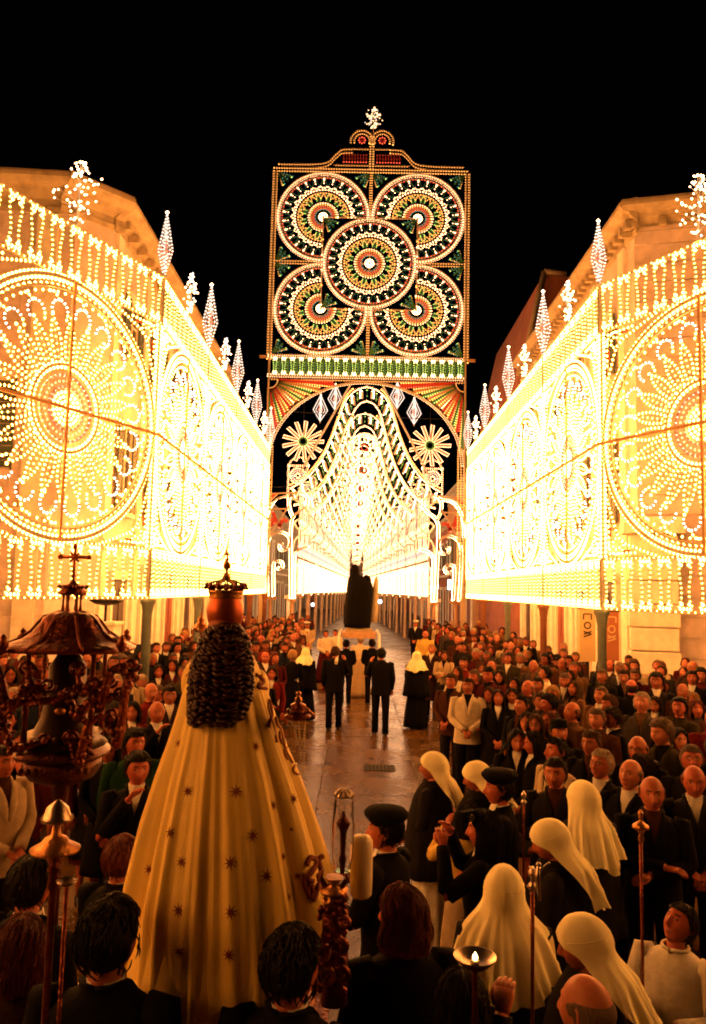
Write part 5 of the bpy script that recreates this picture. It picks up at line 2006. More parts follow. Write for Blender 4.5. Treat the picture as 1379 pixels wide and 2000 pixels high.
for k in range(6):      # arches of the crown
    b = MB()
    a = 2 * pi * k / 6 + .3
    P_ = [(cr0.x + rr * cos(a), rr * sin(a), z) for rr, z in ((.078, cz(1150)), (.07, cz(1140)), (.045, cz(1136)), (.02, cz(1134)), (.006, cz(1130)))]
    b.tube(P_, .005, 6); b.build('arch', gilt, crown)
b = MB(); b.lathe([(.004, cz(1135)), (.02, cz(1129)), (.012, cz(1122)), (.005, cz(1117)), (.006, cz(1113)), (.014, cz(1110)), (.018, cz(1105)), (.014, cz(1099)), (.005, cz(1096)), (.012, cz(1093)), (.003, cz(1089))], 14, 0, cr0)
b.build('orb', gilt, crown)
b = MB(); b.box((cr0.x, 0, cz(1084)), (.004, .004, .014)); b.box((cr0.x, 0, cz(1083)), (.013, .004, .004)); b.build('cross', gilt, crown)
# small crowned figure held in front, only its crown shows left of the curls
ic = empty('small_crown', (0, 0, 0), 0, 'little spiked silver crown peeping out left beside the dark curls', 'crown')
q = at(392, 1235, 3.42)
b = MB(); b.lathe([(.02, 0), (.036, .012), (.03, .03), (.012, .045), (.018, .055), (.006, .07), (.002, .095)], 12, 0, q); b.build('dome', gilt, ic)
b = MB()
for k in range(8): b.ball((q.x + .036 * cos(k * pi / 4), q.y + .036 * sin(k * pi / 4), q.z + .012), .009, 0, 6, 5)
b.build('beads', silver, ic)
# silver hand ornament with hanging rosary
ro = empty('rosary', (0, 0, 0), 0, 'three hanging strings of pale rosary beads right of the gold cape', 'rosary')
bead = MB(); bead.ball((0, 0, 0), .0048, 0, 6, 5); beadm = bead.mesh('bead', [mat('pearl', (.7, .6, .45), .3)])
for (x0, x1, y1, n) in ((572, 580, 1455, 13), (583, 588, 1488, 17), (596, 592, 1510, 20)):
    for k in range(n):
        t = k / (n - 1)
        p_ = at(x0 + (x1 - x0) * t, 1402 + (y1 - 1402) * t, 3.22)
        link('bead', beadm, ro).location = p_
so_ = empty('silver_figure', (0, 0, 0), 0, 'small ornate silver figure on a bracket above the rosary, right of the gold cape', 'ornament')
q = at(582, 1398, 3.22)
b = MB(); b.lathe([(.05, -.012), (.056, 0), (.035, .014), (.028, .03), (.032, .045), (.012, .055)], 14, 0, q)
for k in range(9):
    a = k * 2 * pi / 9
    b.tube([(q.x, q.y, q.z + .0), (q.x + .04 * cos(a), q.y + .04 * sin(a), q.z + .012), (q.x + .045 * cos(a), q.y + .045 * sin(a), q.z + .03)], [.01, .007, .004], 6)
b.build('base', bronze, so_)
b = MB(); b.lathe([(.008, .045), (.016, .06), (.012, .075), (.006, .078), (.011, .086), (.011, .094), (.003, .1)], 10, 0, q); b.tube([(q.x - .01, q.y, q.z + .066), (q.x + .07, q.y, q.z + .0)], .006, 6); b.build('figure', gilt, so_)

# ---- the float it stands on
fl = empty('processional_float', (XS, YS, 0), 0, 'dark carved processional float with gilt scrolls, carried on shoulders beneath the gold caped statue', 'float')
b = MB(); b.span(-.42, .44, -.30, .46, 1.08, 1.235); b.span(-.46, .48, -.34, .5, 1.205, 1.24); b.build('platform', bronze, fl)
b = MB()
for k in range(9):
    x = -.38 + k * .1
    s = 1 if k % 2 else -1
    sp_ = spiral(x, 1.19, .055, .012, 0, 3.3 * pi, 18)
    b.tube([(u * 1 + 0, -.35, z) for u, z in sp_], .009, 6)
    b.tube([(x + .05, -.35, 1.2), (x + .07, -.37, 1.26), (x + .03, -.36, 1.29), (x + .0, -.35, 1.27)], [.011, .012, .009, .004], 6)
b.build('scroll_frieze', gilt, fl)
for (s, nm) in ((-1, 'pole'), (1, 'pole')):
    b = MB(); b.tube([(s * .36, -1.15, 1.47), (s * .36, -.4, 1.42), (s * .36, 1.6, 1.42)], .032, 12); b.build(nm, timber_brown, fl)
    for yy in (-.3, .3):
        b = MB(); b.tube([(s * .36, yy, 1.42), (s * .42, yy, 1.22)], .02, 8); b.build('bracket', bronze, fl)
# carved corner with volutes and little heads (right rear)
cq = at(652, 1935, 3.0)
cr_ = random.Random(21)
b = MB()
core = [(652, 1960, 30), (652, 1900, 30), (650, 1860, 34), (652, 1820, 26), (655, 1780, 30), (655, 1755, 24), (652, 1735, 14)]
b.tube([at(x, y, 3.02) - Vector((XS, YS, 0)) for x, y, _ in core], [r_ * .0017 for _, _, r_ in core], 12, 0, True, .8)
b.build('corner_core', bronze, fl)
for k, (px, py, rr, sgn) in enumerate(((632, 1860, 17, 1), (668, 1846, 15, -1), (640, 1815, 16, 1), (672, 1800, 13, -1), (636, 1905, 19, -1), (668, 1900, 17, 1), (650, 1775, 12, 1), (662, 1752, 11, -1), (640, 1755, 9, 1))):
    c_ = at(px, py, 2.94) - Vector((XS, YS, 0))
    sp_ = spiral(0, 0, rr * .0017, .004, cr_.uniform(0, 6), 3.2 * pi * sgn + 2, 18)
    b = MB(); b.tube([(c_.x + u, c_.y - .012 * sin(i * .35), c_.z + z) for i, (u, z) in enumerate(sp_)], [.004 + .008 * sin(pi * min(1, i / 17 + .1)) for i in range(19)], 7)
    b.build('volute', gilt if k % 4 == 0 else bronze, fl)
b = MB()
for k in range(34):
    py = cr_.uniform(1745, 1940); px = 650 + cr_.uniform(-26, 24)
    c_ = at(px, py, 2.96) - Vector((XS, YS, 0))
    b.ball(c_, (cr_.uniform(.008, .016), .012, cr_.uniform(.01, .02)), 0, 7, 5)
tag(b.build('carved_leaves', bronze, fl), kind='stuff')
b = MB()
c_ = at(652, 1732, 2.96) - Vector((XS, YS, 0))
b.lathe([(.02, -.03), (.05, -.02), (.055, -.008), (.03, 0), (.018, .012), (.032, .03), (.034, .036)], 14, 0, c_)
b.build('candle_cup', gilt, fl)
for s in (-1, 1):
    b = MB(); b.tube([c_ + Vector((s * .03, 0, .0)), c_ + Vector((s * .05, 0, .03)), c_ + Vector((s * .042, 0, .062))], [.012, .01, .004], 7); b.build('horn', bronze, fl)
# glass lamp on the corner: cap, bell of glass, inner stem
gl = empty('glass_lamp', (0, 0, 0), 0, 'clear glass lamp with ribbed silver cap and dark stem, standing on the carved float corner', 'lamp')
c_ = at(668, 1722, 2.96)
zt_ = at(672, 1545, 2.96)
H_ = zt_.z - c_.z
b = MB(); b.lathe([(.008, .03), (.010, H_ * .2), (.014, H_ * .24), (.009, H_ * .30), (.012, H_ * .55), (.02, H_ * .60), (.026, H_ * .64), (.018, H_ * .68), (.01, H_ * .72), (.004, H_ * .78)], 10, 0, c_); b.build('stem', bronze, gl)
b = MB(); b.lathe([(.03, .04), (.040, H_ * .3), (.042, H_ * .6), (.036, H_ * .85), (.030, H_ * .95)], 20, 0, c_); b.build('glass', glass_c, gl)
b = MB(); b.lathe([(.034, H_ * .94), (.032, H_ * .965), (.02, H_ * 1.0), (.008, H_ * 1.02)], 18, 0, c_)
for k in range(12):
    a = k * pi / 6
    b.tube([(c_.x + r_ * cos(a), c_.y + r_ * sin(a), c_.z + H_ * z) for r_, z in ((.036, .94), (.033, .97), (.022, 1.004), (.006, 1.025))], .0035, 5)
b.build('cap', silver, gl)

# ================================================================ ORNATE CANOPY LANTERN (left)
YO = 3.65
oc = at(136, 1255, YO)
on_ = empty('processional_canopy', (oc.x, YO, 0), R(8), 'ornate dark bronze canopy with domed roof, cross and scrollwork, left of the statue', 'canopy')
k_ = YO / FPX
zo = lambda y: at(136, y, YO).z
b = MB()
b.lathe([(122 * k_, zo(1268)), (124 * k_, zo(1262)), (110 * k_, zo(1255)), (86 * k_, zo(1246)), (66 * k_, zo(1232)), (56 * k_, zo(1218)), (50 * k_, zo(1206)), (38 * k_, zo(1197)), (14 * k_, zo(1193))], 48, 0, (0, 0, 0), .35)
dome = b.build('dome', bronze, on_)
b = MB()
for k in range(8):
    a = k * pi / 4 + pi / 8
    b.tube([(r_ * k_ * cos(a), r_ * k_ * sin(a), zo(y)) for r_, y in ((128, 1262), (96, 1248), (72, 1232), (60, 1216), (48, 1203), (20, 1194))], .007, 6)
for k in range(24):
    a = k * pi / 12
    b.ball((72 * k_ * cos(a), 72 * k_ * sin(a), zo(1236)), .008, 0, 6, 4)
    b.tube([(100 * k_ * cos(a), 100 * k_ * sin(a), zo(1253)), (86 * k_ * cos(a + .1), 86 * k_ * sin(a + .1), zo(1243)), (84 * k_ * cos(a + .2), 84 * k_ * sin(a + .2), zo(1249))], .005, 5)
tag(b.build('dome_ribs', bronze, dome), kind='stuff')
for k in range(4):
    a = k * pi / 2 + pi / 4 - R(8) + .25
    c0_ = Vector((130 * k_ * 1.1 * cos(a), 130 * k_ * 1.1 * sin(a), zo(1256)))
    b = MB(); b.lathe([(.01, -.02), (.022, 0), (.026, .015), (.012, .03), (.016, .04), (.003, .055)], 10, 0, c0_); b.build('urn', bronze, dome)
for k in range(6):
    a = k * pi / 3 + .3
    b = MB(); b.lathe([(.006, zo(1197)), (.008, zo(1190)), (.005, zo(1180)), (.0055, zo(1165)), (.01, zo(1160))], 8, 0, (16 * k_ * cos(a), 16 * k_ * sin(a), 0)); b.build('lantern_column', bronze, on_)
b = MB(); b.lathe([(26 * k_, zo(1162)), (28 * k_, zo(1155)), (20 * k_, zo(1150)), (24 * k_, zo(1146)), (8 * k_, zo(1140)), (.008, zo(1132))], 16)
for k in range(10):
    a = k * pi / 5
    b.ball((26 * k_ * cos(a), 26 * k_ * sin(a), zo(1146)), .010, 0, 6, 5)
b.build('coronet', bronze, on_)
b = MB(); b.tube([(0, 0, zo(1140)), (0, 0, zo(1068))], .007, 8); b.tube([(-26 * k_, 0, zo(1088)), (26 * k_, 0, zo(1088))], .008, 8)
for (x, y) in ((-27, 1088), (27, 1088), (0, 1067), (0, 1088)): b.ball((x * k_, 0, zo(y)), .013, 0, 8, 6)
for s in (-1, 1):
    for t in (-1, 1): b.tube([(0, 0, zo(1088)), (s * .02, 0, zo(1088) + t * .02)], .005, 6)
b.ball((0, 0, zo(1124)), .011, 0, 8, 6)
b.build('cross', crown_m, on_)
for k in range(4):
    a = k * pi / 2 + pi / 4
    b = MB(); b.lathe([(.016, zo(1450)), (.012, zo(1400)), (.018, zo(1350)), (.010, zo(1340)), (.011, zo(1275)), (.02, zo(1268))], 10, 0, (82 * k_ * cos(a), 82 * k_ * sin(a), 0)); b.build('column', bronze, on_)
sc_ = random.Random(8)
for (x0, y0, x1, y1, cxp) in ((-96, 1392, -20, 1432, -60), (25, 1430, 98, 1385, 62), (-128, 1300, -96, 1400, -122), (100, 1400, 128, 1310, 124), (-118, 1275, -30, 1350, -80), (-110, 1340, -20, 1330, -60), (60, 1330, 130, 1290, 95), (20, 1350, 110, 1345, 60), (-60, 1300, 20, 1345, -20), (30, 1300, 90, 1320, 60)):
    b = MB()
    P_ = spline([(x0 * k_, -.15, zo(y0)), ((x0 + cxp) / 2 * k_, -.19, zo(y0 + 42)), (cxp * k_, -.2, zo(y1 + 12)), (x1 * k_, -.17, zo(y1))], 6)
    b.tube(P_, [.010 + .010 * sin(pi * i / (len(P_) - 1)) for i in range(len(P_))], 8)
    for (cx0, cy0, sg) in ((x0, y0, 1), (x1, y1, -1)):
        sp_ = spiral(cx0 * k_, zo(cy0), .036, .008, 0, 3 * pi * sg, 16)
        b.tube([(u, -.16, z) for u, z in sp_], .008, 6)
    for i in range(0, len(P_), 2): b.ball(Vector(P_[i]) + Vector((sc_.uniform(-.02, .02), -.02, sc_.uniform(-.015, .02))), sc_.uniform(.01, .02), 0, 6, 5)
    b.build('scroll_arm', bronze, on_)
b = MB(); b.lathe([(80 * k_, zo(1452)), (60 * k_, zo(1436)), (44 * k_, zo(1400)), (36 * k_, zo(1350)), (34 * k_, zo(1300)), (10 * k_, zo(1262))], 24, 0, (0, 0, 0), .3); b.build('inner_case', mat('dark_iron_case', (.03, .01, .006), .45, .5), on_)
b = MB(); b.lathe([(70 * k_, zo(1478)), (86 * k_, zo(1470)), (86 * k_, zo(1464)), (60 * k_, zo(1456)), (74 * k_, zo(1448)), (40 * k_, zo(1440)), (70 * k_, zo(1430))], 32, 0, (0, 0, 0), .3)
b.lathe([(9 * k_, zo(2090)), (9 * k_, zo(1600)), (16 * k_, zo(1535)), (60 * k_, zo(1515)), (72 * k_, zo(1495)), (70 * k_, zo(1478))], 24, 0, (0, 0, 0), .2)
for s in (-1, 1):
    b.tube(spline([(s * 8 * k_, -.14, zo(1450)), (s * 30 * k_, -.16, zo(1436)), (s * 52 * k_, -.16, zo(1446)), (s * 66 * k_, -.14, zo(1462))], 5), .012, 7)
    for k in range(5): b.ball((s * (10 + 12 * k) * k_, -.16, zo(1492)), (.013, .013, .017), 0, 7, 5)
b.ball((0, -.16, zo(1438)), (.024, .02, .026), 0, 10, 7)
b.build('pedestal', mat('tarnished_bronze', (.07, .017, .009), .42, metal=.8, noise=.5, nscale=20, bump=.4, bscale=70), on_)
b = MB(); b.lathe([(.004, 0), (.02, .006), (.026, .02), (.012, .03)], 12, 0, (2 * k_, -.13, zo(1388))); b.build('reliquary', gilt, on_)
b = MB(); b.tube([(0, 0, zo(2090)), (0, 0, .0)], .02, 10); b.build('pole', bronze, on_)

# ---- turned candle staff in front of it
def staff(px, py0, py1, Y, label, prof, mats_=gilt, cat='processional staff', foot=0.):
    a_, c_ = at(px, py0, Y), at(px, py1, Y)
    t = empty('processional_staff', (a_.x, Y, 0), 0, label, cat, 'processional staffs')
    b = MB(); b.lathe([(.007, foot), (.007, c_.z + .0), (.008, a_.z - sum(h for _, h in prof) + .035)], 10); b.build('shaft', bronze, t)
    z = a_.z
    b = MB()
    pr, zz = [], 0
    for r_, h in prof:
        pr.append((r_, z - zz)); zz += h
    b.lathe(pr[::-1], 18); b.build('finial_knob', mats_, t)
    return t


q = at(109, 1640, 2.75)
cs = empty('candle_staff', (q.x, 2.75, 0), 0, 'turned brass candle staff with stacked flared discs in front of the dark canopy', 'candlestick')
u = 2.75 / FPX
zq = lambda y: at(109, y, 2.75).z
b = MB(); b.lathe([(28 * u, zq(1603)), (30 * u, zq(1597)), (24 * u, zq(1590)), (20 * u, zq(1577)), (8 * u, zq(1566)), (3 * u, zq(1562))], 28)
b.build('cap', silver, cs)
b = MB(); b.lathe([(8 * u, zq(1668)), (44 * u, zq(1662)), (46 * u, zq(1657)), (26 * u, zq(1645)), (20 * u, zq(1636)), (9 * u, zq(1630)), (6 * u, zq(1604))], 28)
b.build('flared_disc', gilt, cs)
b = MB(); b.lathe([(7 * u, 0), (7 * u, zq(1740)), (12 * u, zq(1730)), (8 * u, zq(1706)), (13 * u, zq(1697)), (9 * u, zq(1688)), (15 * u, zq(1676)), (6 * u, zq(1668))], 16); b.build('shaft', bronze, cs)
q = at(131, 1718, 2.6)
db = empty('drip_bowl', (q.x, q.y, q.z), 0, 'shallow shining brass bowl held up beside the candle staff, lower left', 'bowl')
b = MB(); b.lathe([(.012, -.02), (.03, -.008), (.034, 0), (.030, -.004), (.012, -.012)], 20); b.build('bowl', silver, db)
b = MB(); b.lathe([(.006, -1.0), (.008, -.02)], 8); b.build('handle', bronze, db)
# knobbed staffs on the right
kn = [(.003, .008), (.008, .01), (.016, .018), (.016, .012), (.006, .012), (.012, .012), (.022, .008), (.012, .008), (.008, .02)]
staff(1040, 1692, 1900, 2.9, 'brass tipped staff crossing in front of the large veil, topped by a round knob', kn, silver)
staff(1251, 1582, 1800, 3.6, 'dark staff with flat shining collar beneath its knob, right of the pointed veils', [(.004, .01), (.011, .02), (.010, .016), (.006, .012), (.022, .01), (.036, .012), (.036, .008), (.02, .02), (.008, .014), (.014, .02), (.008, .02)], gilt)
staff(1023, 1545, 1600, 5.2, 'thin staff with small bright knob standing behind the long haired photographer', kn, silver)
q = at(1052, 1725, 2.86)
cf = empty('crucifix', (q.x, q.y, q.z), R(-20), 'small metal crucifix figure tied to the brass tipped staff', 'crucifix')
b = MB(); b.tube([(0, 0, .055), (-.004, 0, .02), (.0, 0, -.03), (.004, 0, -.06)], [.006, .010, .008, .004], 8); b.ball((0, 0, .064), .009, 0, 8, 6); b.build('figure', silver, cf)
b = MB(); b.tube([(-.035, .004, .05), (0, .004, .04), (.038, .004, .075)], .004, 6); b.build('arms', silver, cf)
# collection bowl with flame
q = at(928, 1868, 2.75)
bl = empty('lamp_bowl', (q.x, q.y, q.z), 0, 'wide polished metal bowl with a small flame inside, bottom centre right', 'bowl')
b = MB(); b.lathe([(.012, -.034), (.045, -.028), (.064, -.010), (.072, .0), (.0735, .003), (.070, .001), (.052, -.014), (.03, -.021), (.004, -.023)], 36); b.build('dish', silver, bl)
b = MB(); b.lathe([(.014, -.022), (.014, -.012), (.002, -.010)], 14); b.build('candle', wax, bl)
b = MB(); b.lathe([(.004, -.010), (.009, -.004), (.008, .002), (.003, .009), (.001, .014)], 12); b.build('flame', glow('flame', (1, .55, .18), 30), bl)
b = MB(); b.lathe([(.010, -1.0), (.010, -.045), (.02, -.034)], 12); b.build('handle', bronze, bl)

# ================================================================ FAR STATUE ON ITS LITTER
YF = 20.0
fs = at(702, 1225, YF)
sf = empty('cloaked_statue', (fs.x, YF, 0), 0, 'black cloaked statue seen from behind, carried above the two dark suited bearers', 'statue')
u = YF / FPX
b = MB()
rows = []
for (y, x0, x1, dpt) in ((1226, 674, 722, .26), (1215, 672, 724, .30), (1190, 673, 726, .30), (1165, 676, 727, .28), (1148, 678, 728, .26), (1138, 679, 726, .22), (1129, 681, 715, .18), (1122, 684.5, 702, .12), (1115, 683.5, 701.5, .13), (1108, 685, 700, .12), (1102, 689, 696, .06)):
    z = at(700, y, YF).z; c_ = at((x0 + x1) / 2, y, YF).x - fs.x; w_ = (x1 - x0) / 2 * u
    rows.append([(c_ + w_ * cos(a) * (1 + .05 * sin(9 * a + z * 2)), dpt * sin(a) * (1 + .05 * sin(9 * a + z)), z) for a in [2 * pi * k / 30 for k in range(30)]])
b.grid(rows, 0, True, True, True, True); b.build('cloak', CL['black'], sf)
b = MB(); b.ball((at(716, 1134, YF).x - fs.x, .0, at(716, 1134, YF).z), (.12, .12, .15), 0, 14, 10); b.build('hood', CL['black'], sf)
b = MB()
rows = [[(at(x, y, YF).x - fs.x + w_ * u * cos(a) * (1 + .1 * sin(5 * a)), .12 + .06 * sin(a), at(x, y, YF).z) for a in [2 * pi * k / 14 for k in range(14)]] for (x, y, w_) in ((729, 1216, 8), (731, 1190, 7.5), (733, 1160, 6), (735, 1134, 4.5), (736, 1126, 2))]
b.grid(rows, 0, True, True, True, True); b.build('pale_cloth', CL['cream'], sf)
lt = empty('litter', (fs.x, YF, 0), 0, 'carrying litter with pale rails under the far black statue', 'litter')
zt2 = at(702, 1228, YF).z
b = MB(); b.span(-.44, .42, -.40, .45, zt2 - .22, zt2 - .08); b.build('platform', timber_brown, lt)
b = MB(); b.span(-.36, .34, -.32, .36, zt2 - .08, zt2); b.build('plinth', CL['beige'], lt)
for s, px in ((-1, 657), (1, 741)):
    e_ = at(px, 1288, 16.3)
    b = MB(); b.tube([(s * .46, .4, zt2 - .06), (s * .5, -.4, zt2 - .12), (e_.x - fs.x, 16.2 - YF, 1.46)], .035, 8); b.build('pole', timber, lt)

# ================================================================ PEOPLE: NAMED PLACES
def feet(px, py): return on(px, py, 0)


def headat(px, py, h): return on(px, py, h / 1.72 * HC)


def P_at(px, py, h=1.70, **k):
    p_ = headat(px, py, h)
    return person(p_.x, p_.y, h=h, **k)


P = pi
f1, f2 = feet(651, 1427), feet(742, 1437)
person(f1.x, f1.y, 0.05, 'left of the two dark suited bearers walking away under the far statue', h=1.76, pose='carry', top='black', low='black', hc='brown', walk=.4)
person(f2.x, f2.y, -.05, 'right of the two dark suited bearers walking away under the far statue', h=1.78, pose='carryl', top='black', low='black', hc='black', walk=-.6)
f3 = feet(812, 1425)
person(f3.x, f3.y, .2, 'veiled woman in long black coat walking away right of the bearers', h=1.66, fem=True, pose='clasp', yaw=-.4, dress='habit', top='black', low='black', veil=(.26, 4, 1.0, 1.9))
f4 = feet(842, 1402)
person(f4.x, f4.y, P + .35, 'fair haired man in dark coat facing us just behind the veiled walking woman', h=1.72, hc='blond', top='dark brown', dress='coat', pose='clasp', skin=0)
p_ = headat(597, 1276, 1.62)
person(p_.x, p_.y, P * .1, 'woman with white veil over black coat at the left kerb beside a blond woman', h=1.62, fem=True, dress='habit', top='black', low='black', veil=(.24, 6, 1., 2.), yaw=-.3)
p_ = headat(571, 1283, 1.62)
person(p_.x, p_.y, .2, 'blond curly haired woman seen from behind at the left kerb', h=1.64, fem=True, hair='curly', hc='blond', dress='coat', top='black', low='black')
P_at(600, 1222, 1.78, heading=P - .2, label='officer in white peaked cap with red sash, left of the far litter', cap='officer', top='beige', hair='short', low='black', tie='red')
P_at(812, 1219, 1.80, heading=P + .3, label='officer in white peaked cap and black uniform, right of the far litter', cap='officer', top='black', low='black')
P_at(831, 1240, 1.76, heading=P + .2, label='man in pale yellow jumper with clasped hands behind the fair haired man', dress='jumper', top='yellow', hc='grey', hair='bald', low='charcoal')
P_at(704, 1250, 1.70, heading=0, label='priest in white robe walking ahead beneath the far litter', dress='robe', top='cream', low='beige', hair='short', hc='white')
P_at(676, 1258, 1.68, heading=.1, label='dark clothed boy walking left of the priest beneath the litter', top='black', low='black', hc='black')
P_at(727, 1257, 1.7, heading=-.1, label='dark clothed man walking right of the priest beneath the litter', top='black', low='black', hc='dark')
P_at(636, 1238, 1.66, heading=P - .3, label='altar server in pale surplice left of the far litter', dress='robe', top='cream', low='maroon', hc='dark')
P_at(655, 1236, 1.62, heading=P + .1, label='second altar server in pale surplice, closest to the far statue', dress='robe', top='cream', low='maroon', hc='black')

# ---- foreground
def hero(px, ytop, h, **k):
    p_ = on(px, ytop, h)
    return person(p_.x, p_.y, h=h, **k)


person(*at(568, 1860, 2.86).xy, .35, 'dark haired bearer in black suit and white collar, back turned, at the bottom centre', h=1.78, pose='side', top='black', low='black', hc='black', hair='thick', yaw=.3, seed=1)
person(*at(212, 1790, 2.86).xy, .12, 'dark haired bearer in black suit, back turned, left of the gold cape', h=1.86, pose='side', top='black', low='black', hc='black', hair='thick', yaw=.25, seed=2)
p_ = on(237, 1640, 1.62); person(p_.x, p_.y, .3, 'auburn haired attendant in black half hidden by the gold cape', h=1.62, pose='hold', top='black', low='black', hc='auburn', hair='thick')
p_ = on(60, 1680, 1.72); person(p_.x, p_.y, .4, 'black haired man seen from behind in the dark lower left corner', h=1.72, top='black', low='black', hc='black', hair='thick')
p_ = on(42, 1800, 1.66); person(p_.x, p_.y, -.1, 'dark auburn haired person at the very bottom of the left edge', h=1.66, top='dark brown', low='black', hc='auburn', hair='bob', fem=True)
p_ = headat(4, 1488, 1.74); person(p_.x, p_.y, P - .95, 'man in light beige jacket at the left edge beside the dark canopy', h=1.74, top='beige', low='olive', shirt='brown', pose='clasp', hc='dark', skin=1)
p_ = on(757, 1590, 1.68); person(p_.x, p_.y, -1.1, 'attendant in black cape and round black beret seen in profile beside the big white candle', h=1.70, pose='hold', dress='coat', top='black', low='black', cap='beret', hair='short', hc='black', yaw=-.35)
p_ = on(790, 1738, 1.70); person(p_.x, p_.y, -.3, 'large dark figure with auburn hair rim, back turned, bottom centre right', h=1.70, dress='coat', top='black', low='black', hair='bob', hc='auburn', fem=False, yaw=-.7)
p_ = on(905, 1905, 1.58); person(p_.x, p_.y, -.2, 'black clad bearer whose back fills the bottom under the shining bowl', h=1.58, dress='coat', top='black', low='black', hair='bob', hc='black')
hero(848, 1472, 1.64, heading=-1.15, label='veiled attendant with glasses, black cape and white pleated skirt, standing on the roadway', fem=True, dress='habit', low='white', veil=(.30, 1, .8, 2.3), yaw=-.35, glasses=True)
hero(938, 1490, 1.62, heading=-1.0, label='veiled attendant right of the standing one, face bowed towards the road', fem=True, dress='habit', low='black', veil=(.24, 2, .9, 2.2), yaw=-.5, pitch=-.25)
P_at(978, 1540, 1.70, heading=-1.5, label='man in black round hat in profile, behind the photographer', dress='coat', top='black', cap='beret', hair='short', hc='black', yaw=-.1, skin=2)
p_ = headat(948, 1622, 1.62); person(p_.x, p_.y, -1.25, 'long dark haired photographer raising a small camera, seen in profile', h=1.62, fem=True, pose='camera', dress='coat', top='black', low='black', hair='long', hc='black', yaw=-.15, skin=2)
p_ = headat(905, 1598, 1.50); 
person(p_.x + .05, p_.y + .25, -.2, 'short person in yellow jacket with striped bag just left of the photographer', h=1.40, fem=True, pose='camera', dress='jumper', top='yellow', low='beige', hair='bob', hc='black')
hero(1140, 1530, 1.70, heading=-.25, label='tall attendant whose long white veil falls straight down the back, furthest of the right group', fem=True, dress='habit', veil=(.34, 3, .65, 1.85), yaw=-.15)
hero(1085, 1604, 1.64, heading=-1.25, label='attendant in side view with sharply pointed white veil, face bowed', fem=True, dress='habit', veil=(.36, 5, .9, 2.4), yaw=-.3, pitch=-.3)
hero(985, 1698, 1.64, heading=.1, label='attendant with the broadest white veil, back turned, behind the brass tipped staff', fem=True, dress='habit', veil=(.34, 7, 1.35, 1.6), yaw=.05)
hero(1150, 1793, 1.60, heading=-1.05, label='attendant with glasses and short white veil glancing down, bottom right', fem=True, dress='habit', veil=(.30, 8, .9, 2.3), yaw=-.35, pitch=-.2, glasses=True)
p_ = headat(1150, 1975, 1.66); person(p_.x, p_.y, -.15, 'bald man cut off by the bottom edge, one fist raised round the brass tipped staff', h=1.66, hair='bald', hc='grey', top='black', yaw=-.6, skin=0, pose='grasp', grip=1.1)
p_ = headat(1318, 1806, 1.45); person(p_.x, p_.y, P + .75, 'youth in white shirt leaning the head back to look up, lower right', h=1.45, dress='jumper', top='white', pose='hold', yaw=.35, pitch=.55, hair='short', hc='black', skin=2)
p_ = at(1352, 1915, 2.75); person(p_.x, p_.y, -.9, 'dark haired woman in light knitted top at the lower right corner', h=1.46, fem=True, dress='jumper', top='tan', hair='bob', hc='black', yaw=-.2)
# the big pale candle
q = at(706, 1690, 3.35)
cd = empty('large_candle', (q.x, q.y, q.z), R(4), 'thick white candle held upright by the attendant in the beret', 'candle')
b = MB(); b.lathe([(.036, -.125), (.045, -.115), (.047, -.05), (.047, .06), (.045, .10), (.034, .118), (.012, .124)], 24); b.build('wax_body', mat('pale_wax', (.78, .66, .45), .45), cd)
b = MB(); b.tube([(0, 0, .122), (.002, 0, .136)], .002, 5); b.build('wick', iron, cd)
# camera held by the photographer
q = at(913, 1594, 4.95)
cmr = empty('photo_camera', (q.x, q.y, q.z), R(35), 'small black compact camera held up by the photographer', 'camera')
b = MB(); b.box((0, 0, 0), (.055, .018, .033)); b.build('case', CL['black'], cmr)
b = MB(); b.tube([(0, -.018, 0), (0, -.045, 0)], [.022, .02], 14); b.build('lens', iron, cmr)

